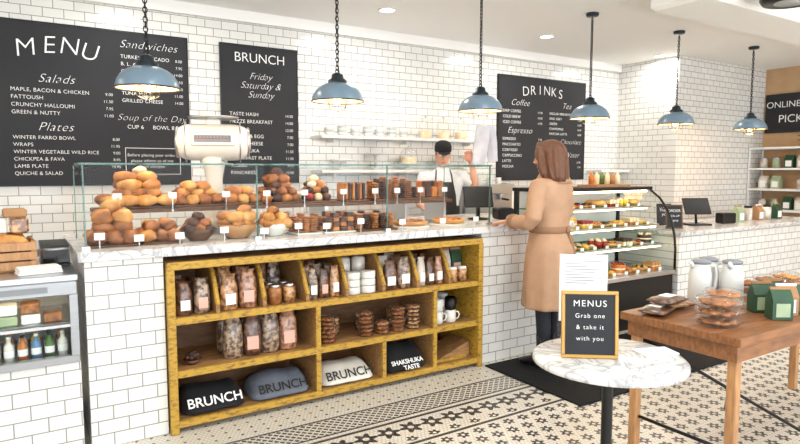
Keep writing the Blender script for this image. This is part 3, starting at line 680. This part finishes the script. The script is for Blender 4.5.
for s_,e,wv in ((-1,(-.27,-.01,1.12),(-.23,.21,1.12)),(1,(.27,.02,1.13),(.2,.19,1.17))):
    sh=Vector((s_*.18,-.01,1.385)); e=Vector(e); wv=Vector(wv)
    b.tube([sh+Vector((-s_*.05,0,.0)),sh,sh.lerp(e,.35)+Vector((s_*.012,0,0)),e+Vector((0,-.01,.03)),e+(wv-e)*.12,e.lerp(wv,.6),wv],[.06,.07,.066,.06,.058,.052,.05],'coat',16)
b.done('coat',parent=W,remesh=.011,smoothit=4)
b=B()
bodyrings(b,[(1.035,.166,.134,0),(1.04,.171,.139,0),(1.08,.171,.138,0),(1.085,.166,.134,0)],'coatd',36)
b.tube([(.02,-.14,1.06),(.05,-.155,.99),(.07,-.165,.88),(.075,-.165,.8)],[.014,.022,.024,.02],'coatd',8,True,.3,(0,1,0))
b.ell((.02,-.142,1.06),(.03,.014,.028),'coatd',10,6)
b.box(-.003,.003,-.2,-.182,.48,.86,'coatd')
bodyrings(b,[(1.40,.155,.118,-.02),(1.43,.14,.115,-.022),(1.475,.1,.1,-.022),(1.51,.09,.09,-.022),(1.515,.078,.078,-.022),(1.47,.07,.07,-.022)],'coat',28)
for wv,e in (((-.23,.21,1.12),(-.27,-.01,1.12)),((.2,.19,1.17),(.27,.02,1.13))):
    wv=Vector(wv);e=Vector(e);d=(wv-e).normalized(); b.tube([wv-d*.07,wv-d*.065,wv-d*.03,wv-d*.025],[.05,.057,.056,.05],'coatd',14)
b.done('belt_and_collar',parent=W)
b=B()
for s_ in (-1,1):
    b.tube([(s_*.09,-.01,.85),(s_*.09,0,.6),(s_*.085,-.005,.45),(s_*.085,-.015,.3),(s_*.083,-.01,.13)],[.085,.07,.058,.055,.042],'jeans',16)
    b.tube([(s_*.083,-.01,.25),(s_*.083,-.01,.14),(s_*.083,-.015,.06),(s_*.083,-.02,.03)],[.052,.046,.044,.042],'boot',14)
    b.rings([[(s_*.083+w*cos(t),y+.0,.004+max(0,h*(1+sin(t))/2)) for t in [2*pi*j/14 for j in range(14)]] for y,w,h in ((-.065,.025,.06),(-.05,.036,.1),(.0,.04,.11),(.06,.042,.085),(.12,.044,.06),(.165,.036,.045),(.185,.016,.025))],'boot')
    b.box(s_*.083-.032,s_*.083+.032,-.06,-.01,0,.02,'boot')
b.at(0,0,0); b.done('legs_and_boots',parent=W,loc=(0,0,.012))
hd=Matrix.Translation((-.025,.015,1.60))@Matrix.Rotation(math.radians(12),4,'Z')
b=B(); b.T=hd@Matrix.Rotation(math.radians(-10),4,'X'); headgeo(b,'skin'); b.at(0,0,0)
b.done('head',parent=W)
b=B(); b.T=Matrix.Translation((-.23,.215,1.12))@Matrix.Rotation(-.1,4,'Z')@Matrix.Rotation(-.2,4,'X'); handgeo(b,'skin',.3,1)
b.T=Matrix.Translation((.2,.195,1.17))@Matrix.Rotation(.5,4,'Z'); handgeo(b,'skin',.6,-1)
b.at(0,0,0); b.done('hands',parent=W)
b=B(); b.T=hd@Matrix.Diagonal((1.14,1.1,1.0,1.0))
b.ell((0,-.022,.02),(.092,.108,.106),'hair',30,16)
rr=[]
for i,(z,w,d,y) in enumerate(((.07,.075,.07,-.04),(.03,.095,.082,-.045),(-.03,.104,.088,-.05),(-.08,.112,.086,-.055),(-.12,.12,.08,-.062),(-.155,.12,.07,-.072),(-.18,.105,.058,-.08),(-.195,.075,.038,-.086),(-.202,.03,.015,-.088))):
    rr.append([((w*(1+.05*sin(11*t+z*9)+.03*sin(5*t+2)))*cos(t),y+d*(1+.05*sin(11*t+z*9))*sin(t),z) for t in [2*pi*j/60 for j in range(60)]])
b.rings(rr,'hair')
for s_ in (-1,1): b.tube([(s_*.03,.05,.1),(s_*.072,.04,.06),(s_*.088,.02,0),(s_*.096,.008,-.08),(s_*.1,-.01,-.13),(s_*.092,-.02,-.17)],[.015,.02,.022,.026,.026,.014],'hair',10)
b.done('hair',parent=W,remesh=.006,smoothit=2)
# barista
PB=empty('barista',(3.66,4.95,0),math.radians(150))
b=B()
bodyrings(b,[(.95,.16,.12,0),(1.0,.17,.125,0),(1.15,.165,.12,0),(1.25,.185,.125,0),(1.35,.205,.125,0),(1.43,.19,.11,-.005),(1.475,.12,.085,-.01),(1.51,.068,.062,-.015),(1.53,.06,.058,-.015)],'tee',32)
RA=[Vector((.2,0,1.44)),Vector((.26,.04,1.18)),Vector((.2,.2,1.12))]
LA=[Vector((-.2,0,1.44)),Vector((-.33,.07,1.33)),Vector((-.27,.14,1.58))]
for A in (RA,LA):
    b.tube([A[0]*1.0+Vector((-.06 if A[0].x>0 else .06,0,.0)),A[0],A[0].lerp(A[1],.45),A[0].lerp(A[1],.75)],[.05,.06,.056,.056],'tee',14)
b.done('tshirt',parent=PB,remesh=.011,smoothit=4)
b=B()
for A in (RA,LA): b.tube([A[0].lerp(A[1],.5),A[1],A[1].lerp(A[2],.3),A[2]],[.043,.04,.038,.027],'skin',14)
b.done('arms',parent=PB)
b=B(); b.T=Matrix.Translation(LA[2])@Matrix.Rotation(.4,4,'Y')@Matrix.Rotation(math.radians(75),4,'X'); handgeo(b,'skin',.8,1)
b.T=Matrix.Translation(RA[2])@Matrix.Rotation(.5,4,'Z')@Matrix.Rotation(-.3,4,'X'); handgeo(b,'skin',.5,-1); b.at(0,0,0); b.done('hands',parent=PB)
b=B(); b.T=Matrix.Translation((0,.01,1.655))@Matrix.Rotation(math.radians(-12),4,'X'); headgeo(b,'skin')
b.ell((0,-.012,.02),(.079,.098,.085),'hairb',20,10)
b.lathe([(.086,0),(.088,.05),(.075,.085),(.04,.105),(0,.11)],'black_cloth',(0,-.006,.035),24,False,False,sy=1.15)
b.rings([[(.06*cos(t),.085+ .065*sin(t)*1.0,.04+dz-.02*sin(t)) for t in [pi*j/12 for j in range(13)]] for dz in (0,.006)],'black_cloth',True,True,False)
b.at(0,0,0); b.done('head_and_cap',parent=PB)
b=B(); bodyrings(b,[(.4,.19,.15,.0),(.6,.185,.145,.0),(.95,.172,.13,.003),(1.12,.172,.127,.003),(1.14,.168,.124,.003)],'apron',32)
b.rings([[(x,.118+.012*(1-(x/.13)**2),z) for x in (-w,-w*.5,0,w*.5,w)]+[(x,.130+.012*(1-(x/.13)**2),z) for x in (w,w*.5,0,-w*.5,-w)] for z,w in ((1.1,.13),(1.25,.12),(1.38,.09))],'apron',True,True,False)
for s_ in (-1,1):
    b.tube([(s_*.085,.125,1.37),(s_*.08,.1,1.44),(s_*.07,.03,1.5),(0,-.07,1.5)],.008,'apron',6)
    b.tube([(s_*.09,0,.9),(s_*.09,0,.5),(s_*.09,-.01,.12)],[.085,.068,.05],'jeans',14)
    b.rings([[(s_*.09+w*cos(t),y,.0+max(0,h*(1+sin(t))/2)) for t in [2*pi*j/14 for j in range(14)]] for y,w,h in ((-.07,.03,.07),(.0,.042,.13),(.1,.046,.07),(.18,.03,.04))],'boot')
b.done('apron_and_legs',parent=PB)
b=B(); 
for (x,y,z,w,h,r) in ((0,0,0,.14,.38,.12),(.13,.03,.02,.1,.36,-.1)):
    b.at(x,y,z,r,1,0,.12*(-1 if r<0 else 1)); rr=[]
    for i in range(7):
        t=i/6; rr.append([(-w/2,-.02+.02*sin(t*4),h*t-h/2),(0,-.03,h*t-h/2),(w/2,-.02+.015*cos(t*5),h*t-h/2),(w/2,.015,h*t-h/2),(-w/2,.015,h*t-h/2)])
    b.rings(rr,'bagpaper',True,True,False)
b.at(0,0,0); pbg=b.done('held_paper_bag',(-.35,.2,1.74),math.radians(-165),parent=PB)
# register
b=B(); b.lathe([(0,0),(.09,0),(.09,.012),(.02,.02),(.018,.14),(0,.14)],'black',(0,0,0),20); b.at(0,0,.2,0,1,-.35); b.box(-.13,.13,-.012,.012,-.1,.09,'black',.006); b.box(-.12,.12,.0121,.0135,-.085,.08,'screen'); b.at(0,0,0)
b.box(.16,.3,-.08,.1,0,.1,'black',.01); b.done('pos_register',(3.38,4.05,1.071),-.4)
b=B(); b.box(-.04,.04,-.07,.07,0,.03,'black',.006); b.at(0,-.02,.045,0,1,.5); b.box(-.035,.035,-.06,.06,0,.015,'screen'); b.at(0,0,0); b.done('card_reader',(3.72,3.75,1.071),.3)
# ---------------------------------------------------------------- refrigerated display case
DX0,DX1=3.96,5.45
prof=[(CF,.5),(CF,.72),(CF+.015,.86),(CF+.05,.99),(CF+.11,1.12),(CF+.19,1.22),(CF+.3,1.30)]
b=B()
b.box(DX0,DX1,CF+.02,4.25,0.0,.48,'black',.01); b.box(DX0,DX1,CF-.01,4.25,.48,.52,'steel',.004)
b.box(DX0,DX1,CF+.28,4.25,1.30,1.335,'black',.006); b.box(DX0,DX1,4.2,4.25,.52,1.3,'whitem')
for i in range(len(prof)-1):
    (y0,z0),(y1,z1)=prof[i],prof[i+1]
    b.add([(DX0+.02,y0,z0),(DX1-.02,y0,z0),(DX1-.02,y1,z1),(DX0+.02,y1,z1)],[(0,1,2,3)],'glass',True)
for x in (DX0+.01,DX1-.012):
    b.tube([(x,y,z) for y,z in prof],.012,'black',8)
    pp=prof+[(4.2,1.3),(4.2,.5)]; b.add([(x,y,z) for y,z in pp],[tuple(range(len(pp)))],'glass'); b.box(x-.012,x+.012,4.17,4.22,.5,1.3,'black')
for z,y in ((.76,3.62),(.95,3.68),(1.13,3.78)):
    b.box(DX0+.03,DX1-.03,y,4.19,z,z+.008,'glassg'); b.box(DX0+.03,DX1-.03,y-.004,y+.004,z-.004,z+.014,'steel')
b.box(DX0+.05,DX1-.05,CF+.31,CF+.33,1.28,1.297,'led'); 
for z,y in ((.75,3.64),(.94,3.70),(1.12,3.80)): b.box(DX0+.05,DX1-.05,y,y+.012,z-.012,z-.002,'led')
b.done('refrigerated_display_case')
b=B()
tops=['lemon','red','orangef','choc','gold_b','cream']
def unit(kind,x,y,z,w,t,t2):
    if kind==0:
        r=w*.46; b.lathe([(0,0),(r*.88,0),(r,.03),(r*.92,.034),(r*.9,.026),(0,.028)],'gold_b',(x,y+r,z),22)
        for i in range(9):
            a=i*.7; b.ell((x+r*.6*cos(a),y+r+r*.6*sin(a),z+.035),(r*.2,r*.2,.012),t if i%2 else t2,8,5)
        b.ell((x,y+r,z+.034),(r*.3,r*.3,.014),t2,8,5)
    elif kind==1:
        r=w*.42; b.cyl((x,y+r,z),r*1.1,.006,'white'); b.cyl((x,y+r,z+.006),r,.035,t,24); b.cyl((x,y+r,z+.041),r*1.01,.012,'cream',24); b.cyl((x,y+r,z+.053),r,.03,t,24)
        for i in range(6): b.ell((x+r*.75*cos(i*1.047),y+r+r*.75*sin(i*1.047),z+.09),(.014,.014,.012),t2,8,5)
    elif kind==2:
        for i in range(2):
            for j in range(3):
                xx=x-w*.24+i*w*.48; yy=y+.04+j*.085
                b.lathe([(0,0),(.028,0),(.036,.022),(0,.022)],'gold_b',(xx,yy,z),12); b.ell((xx,yy,z+.024),(.03,.03,.014),t if (i+j)%2 else t2,10,6,.2)
    elif kind==3:
        for i in range(3):
            xx=x-w*.3+i*w*.3; tri=[(xx-w*.12,y),(xx+w*.12,y),(xx,y+.13)]; b.prism(tri,2,z,z+.03,t); b.prism(tri,2,z+.03,z+.04,'cream'); b.prism(tri,2,z+.04,z+.068,t2)
    elif kind==4:
        for i in range(2):
            for j in range(2): b.lathe([(0,0),(.026,0),(.033,.06),(0,.06)],t2,(x-w*.23+i*w*.46,y+.04+j*.09,z),12); b.ell((x-w*.23+i*w*.46,y+.04+j*.09,z+.066),(.026,.026,.018),'cream',8,6,.2)
    else:
        for i in range(3): croissant(b,(x,y+.07+i*.07,z+.03),.1*i,1.0,'gold_b')
def shelfgoods(z,y0,seq,k0):
    n=len(seq); w=(DX1-DX0-.12)/n
    for i,kd in enumerate(seq):
        x=DX0+.06+w*(i+.5); unit(kd,x,y0,z,w*.95,tops[(i*2+k0)%6],tops[(i+k0+3)%6])
        b.box(x-.022,x+.022,y0-.03,y0-.028,z,z+.028,'paper')
shelfgoods(.521,3.60,[2,0,3,2,1,2,0,3],0); shelfgoods(.769,3.69,[0,2,2,4,0,3,2,1],1); shelfgoods(.959,3.75,[2,1,3,0,2,0,3,2],2); shelfgoods(1.139,3.86,[5,4,2,2,5,3,4,5],3)
b.done('cake_and_tart_display')
b=B(); b.box(0,.5,0,.25,0,.02,'legw')
for i in range(6): b.lathe([(0,0),(.026,0),(.028,.08),(.012,.1),(.012,.12),(0,.12)],['amber','cream','green','cream','kraft','cream'][i],(.05+i*.08,.12,.021),12)
b.done('syrup_bottle_tray',(4.75,3.9,1.336))
b=B(); b.box(-.09,.09,-.07,.07,0,.01,'legw'); 
for i in range(8): b.ell((-.06+.04*(i%4),-.03+.05*(i//4),.03),(.022,.022,.02),'gold_b',8,6,.3)
b.done('sample_board',(4.4,4.0,1.336))
b=B(); b.box(2.95,5.6,2.5,3.44,0.001,.012,'rubber',.004); b.done('rubber_floor_mat')
# ---------------------------------------------------------------- right counter
b=B(); b.box(5.5,8.55,CF,4.25,0,.85,'tileY'); b.box(5.48,8.57,CF-.03,4.28,.851,.89,'marble',.004); b.done('pickup_counter')
def easel(name,loc,rz,w,h,frame,txt=None,lean=-.18,sp=1):
    b=B(); b.at(0,0,0,0,1,lean)
    f=.014
    b.box(-w/2,w/2,0,.014,0,f,frame,.002); b.box(-w/2,w/2,0,.014,h-f,h,frame,.002); b.box(-w/2,-w/2+f,0,.014,f,h-f,frame,.002); b.box(w/2-f,w/2,0,.014,f,h-f,frame,.002)
    b.box(-w/2+f,w/2-f,.004,.012,f,h-f,'board')
    b.at(0,0,0); b.tube([(0,.02+h*.12,h*.75),(0,.02+h*.3,.006)],.005,frame,6)
    o=b.done(name,loc,rz); 
    if txt:
        for s_,z,q,sh in txt: text(s_,q,(0,.0025-z*lean-.0,z),o,(pi/2+lean,0,0),'chalk',sh=sh,bold=-.0002,sp=sp)
    return o
easel('counter_chalkboard_sign',(5.75,3.72,.893),-.7,.17,.25,'woodd',[('ORDER',.17,.04,0),('PICK-UP',.12,.03,0),('here',.07,.04,.3)])
easel('counter_chalkboard_sign',(6.0,4.0,.893),-.6,.16,.24,'black',[('Thank\n you',.15,.045,.2)])
b=B(); b.box(-.13,.13,-.1,.1,0,.02,'black',.005); b.tube([(0,0,.02),(0,.02,.16)],.014,'black'); b.at(0,0,.2,0,1,-.5); b.box(-.15,.15,-.01,.01,-.09,.11,'black',.005); b.at(0,0,0); b.done('pos_register',(6.35,3.85,.891),-.5)
b=B(); b.box(-.1,.1,-.06,.06,0,.12,'black',.01); b.done('receipt_printer',(6.85,3.8,.891),-.2)
b=B()
for i in range(5):
    x=7.2+i*.22
    if i%2: jar(b,x,3.85,.891,.05,.18,'pk5','black')
    else: gbag(b,x,3.85,.891,.12,.19,.1,['pgreen','kraft','dgreen'][i//2],'paper')
b.done('retail_jar_group')
b=B()
for z in (.45,.9,1.2,1.5,1.8): b.box(9.18,9.59,3.3,4.8,z,z+.03,'whitem',.003)
for y in (3.32,4.05,4.79): b.box(9.19,9.22,y-.01,y+.01,0,1.83,'whitem'); b.box(9.56,9.59,y-.01,y+.01,0,1.83,'whitem')
b.done('pickup_shelving_unit')
b=B()
for z in (.931,1.231,1.531):
    for i in range(8):
        y=3.45+i*.17; k=(i*7+int(z*10))%6
        if k<3: gbag(b,9.36,y,z,.12,.2,.1,['pgreen','pk5','dgreen'][k],'paper',-pi/2)
        elif k<5: jar(b,9.33,y,z,.05,.15,['pgreen','pk5'][k-3],'steel')
b.done('retail_bag_group')
def plant(name,loc,n,R):
    b=B(); b.lathe([(0,0),(.06,0),(.08,.12),(.083,.13),(.075,.13),(.07,.115),(0,.115)],'kraft',(0,0,0),20)
    for i in range(n):
        a=i*2.4; L=R*random.uniform(.6,1); e=Vector((cos(a)*L,sin(a)*L,.13+random.uniform(-.08,.16)))
        m0=Vector((cos(a)*L*.5,sin(a)*L*.5,.24)); b.tube([(0,0,.11),m0,e],[.003,.003,.002],'green',5)
        for q in (.45,.7,1.0):
            c=Vector((0,0,.11)).lerp(m0,min(1,q*2)) if q<.5 else m0.lerp(e,(q-.5)*2)
            b.ell((c.x,c.y,c.z),(.035,.022,.008),'green',8,5,.2,a+q*3)
    return b.done(name,loc)
plant('potted_green_plant',(9.38,4.02,1.831),34,.17); plant('potted_green_plant',(9.38,3.6,1.831),28,.16)
b=B(); b.box(9.57,9.598,3.4,4.78,2.05,2.62,'board'); o=b.done('pickup_sign')
for s_,z,q in (('ONLINE ORDER',2.42,.13),('PICK-UP',2.2,.16)): text(s_,q,(9.567,4.3,z),o,(pi/2,0,-pi/2),'chalk',bold=-.001)
b=B()
for x in (-1.2,.9,3.0,5.1,7.2): 
    for y in (.6,2.4,4.95): b.lathe([(0,-.004),(.07,-.004),(.07,0),(0,0)],'down',(x,y,2.998),20); b.torus((x,y,2.996),.078,.008,'whitem',20,6)
b.done('recessed_downlight_set')
for x in (-1.2,.9,3.0,5.1,7.2):
    for y in (.6,2.4,4.95):
        l=bpy.data.lights.new('downlight','AREA'); l.shape='DISK'; l.size=.35; l.energy=14; l.color=(1,.97,.92)
        o=bpy.data.objects.new('downlight_lamp',l); S.collection.objects.link(o); o.location=(x,y,2.97)
b=B(); b.lathe([(0,0),(.2,0),(.22,.03),(.22,.12),(.2,.16),(0,.16)],'black',(0,0,0),32); b.lathe([(0,-.004),(.12,-.004),(.12,0)],'lgrey',(0,0,0),32); b.tube([(0,0,.16),(0,0,.199)],.03,'black'); b.done('drum_ceiling_light',(5.15,2.42,2.8))
# ---------------------------------------------------------------- round marble table
b=B()
b.lathe([(0,0),(.285,0),(.30,.006),(.30,.02),(.294,.026),(0,.026)],'marble',(0,0,.724),56)
b.lathe([(0,0),(.14,0),(.14,.01),(.03,.02),(0,.02)],'black',(0,0,.703),24)
b.lathe([(.032,.06),(.024,.1),(.022,.4),(.022,.62),(.03,.70)],'black',(0,0,0),20)
for i in range(4):
    a=i*pi/2+.5; b.tube([(0,0,.075),(.1*cos(a),.1*sin(a),.07),(.2*cos(a),.2*sin(a),.04),(.27*cos(a),.27*sin(a),.018)],[.026,.022,.018,.016],'black',10); b.ell((.27*cos(a),.27*sin(a),.014),(.024,.024,.014),'black',12,6)
b.done('round_marble_table',(1.978,1.545,0))
easel('menu_table_sign',(1.89,1.565,.752),math.radians(-38),.222,.268,'gold',[('MENUS',.205,.036,0),('Grab one',.16,.025,0),('& take it',.115,.025,0),('with you',.07,.025,0)],lean=-.1,sp=1.22)
b=B(); b.box(-.04,.04,-.03,.03,0,.006,'plast'); b.box(-.105,.105,0,.004,.006,.30,'plast'); b.box(-.1,.1,-.003,-.001,.09,.385,'paper')
for k in range(9): b.box(-.075,.075-.03*(k%3),-.0042,-.0032,.355-k*.012,.358-k*.012,'grey')
b.done('paper_menu_holder',(2.05,1.745,.751),math.radians(-42))
b=B(); b.box(-.075,.075,-.05,.05,0,.002,'paper'); b.box(-.07,.08,-.045,.052,.002,.003,'paper'); b.done('menu_card',(2.19,1.48,.7505),-.35)
# ---------------------------------------------------------------- wooden table
WX0,WX1,WY0,WY1=2.64,4.5,1.37,2.0
b=B()
n=5
for i in range(n):
    y0=WY0+(WY1-WY0)*i/n; b.box(WX0,WX1,y0+.001,y0+(WY1-WY0)/n-.001,.72,.76,'tablew',.003)
b.box(WX0+.05,WX1-.05,WY0+.03,WY0+.05,.64,.72,'tablew'); b.box(WX0+.05,WX1-.05,WY1-.05,WY1-.03,.64,.72,'tablew'); b.box(WX0+.03,WX0+.05,WY0+.03,WY1-.03,.64,.72,'tablew')
for x in (WX0+.05,WX1-.09):
    for y in (WY0+.04,WY1-.08): b.box(x,x+.045,y,y+.045,0,.72,'legw',.004)
b.tube([(WX0+.1,WY0+.07,.62),(WX0+.95,WY1-.06,.04)],.009,'black'); b.tube([(WX0+.1,WY1-.06,.62),(WX0+.95,WY0+.07,.04)],.009,'black'); b.tube([(WX0+.08,WY0+.07,.2),(WX0+.08,WY1-.06,.2)],.009,'black')
b.done('wooden_trestle_table')
TZ=.761
def clam(b,x,y,z,r,h,m):
    b.lathe([(0,0),(r*.88,0),(r,h*.55),(r*1.05,h*.56),(r*1.05,h*.62),(r*.95,h*.9),(r*.8,h),(0,h)],'plast',(x,y,z),24)
    for j in range(9):
        a=j*.7; b.ell((x+r*.58*cos(a),y+r*.58*sin(a),z+h*(.36+.1*(j%2))),(r*.28,r*.28,h*.26),m,9,6,.25)
    b.ell((x,y,z+h*.5),(r*.34,r*.34,h*.34),m,9,6,.2)
b=B()
for k in range(3): clam(b,2.80,1.57,TZ+k*.046,.1,.045,'cookie')
b.done('cookie_clamshell_stack')
b=B()
for k in range(3): clam(b,3.03,1.67,TZ+k*.044,.095,.043,'crois')
b.done('cookie_clamshell_stack')
b=B()
for (x,y,r) in ((2.75,1.86,.3),(2.95,1.9,-.2),(2.84,1.86,.1)):
    b.at(x,y,TZ+ (0.042 if r==.1 else 0),r)
    rr=[]
    for i in range(11):
        t=i/10; e=max(.12,sin(pi*t)**.5); rr.append([(-.105+.21*t,.07*cos(a)*(.9+.1*e),.023+.021*e*sin(a)*(1+.15*sin(9*t))) for a in [2*pi*j/12 for j in range(12)]])
    b.rings(rr,'pk2' if r<0 else 'pk1'); b.box(-.04,.04,-.03,.03,.0435,.046,'paper')
b.at(0,0,0); b.done('cookie_packet_pile')
def jug(b,x,y,z,rz):
    b.at(x,y,z,rz)
    b.lathe([(0,0),(.055,0),(.06,.01),(.058,.17),(.05,.2),(.046,.225),(.05,.235),(.045,.238),(0,.236)],'jug',(0,0,0),24)
    b.lathe([(.0505,.226),(.052,.24),(.03,.248),(0,.25)],'grey',(0,0,0),20)
    b.tube([(.05,0,.21),(.088,0,.21),(.1,0,.16),(.095,0,.09),(.056,0,.06)],.01,'jug',8); b.tube([(-.04,0,.21),(-.065,0,.236)],[.016,.01],'jug',8); b.at(0,0,0)
b=B(); jug(b,3.16,1.88,TZ,-.4); jug(b,3.29,1.91,TZ,-.6); jug(b,3.30,1.78,TZ,.3); b.done('white_jug_group')
b=B()
for i,(x,y) in enumerate(((3.17,1.47),(3.29,1.5),(3.41,1.47),(3.25,1.6),(3.37,1.61))): gbag(b,x,y,TZ,.1,.16,.07,'dgreen' if i!=1 else 'kraft',['pgreen','paper','pink'][i%3],-.6)
b.done('coffee_bag_group')
b=B()
for i in range(3):
    for k in range(2): clam(b,3.66+i*.21,1.86,TZ+k*.047,.09,.046,['cookie','muff','gold_b'][i])
b.done('pastry_clamshell_row')
b=B()
for i in range(5): b.cyl((3.66+i*.16,1.6,TZ),.055,.012,'kraft'); bun(b,(3.66+i*.16,1.6,TZ+.04),1.1,'crois')
b.done('bread_roll_row')
# ---------------------------------------------------------------- light
w=bpy.data.worlds.new('World'); S.world=w; w.use_nodes=True; nt=w.node_tree; bg=nt.nodes['Background']
bg.inputs[0].default_value=(.87,.93,1,1); bg.inputs[1].default_value=5.2
sun=bpy.data.lights.new('sun','SUN'); sun.energy=3.0; sun.angle=math.radians(6); sun.color=(1,.95,.87)
so=bpy.data.objects.new('sun',sun); S.collection.objects.link(so)
so.rotation_euler=Vector((.35,1,-.75)).to_track_quat('-Z','Y').to_euler()
# ---------------------------------------------------------------- camera
th=math.atan(52/600); F2=Vector((.536,.844,0)).normalized()
cd=bpy.data.cameras.new('cam'); cd.sensor_width=36; cd.lens=600/800*36; cd.clip_start=.05
co=bpy.data.objects.new('camera',cd); S.collection.objects.link(co); co.location=(0,0,1.5)
co.rotation_euler=(F2*cos(th)+Vector((0,0,-sin(th)))).to_track_quat('-Z','Y').to_euler(); S.camera=co
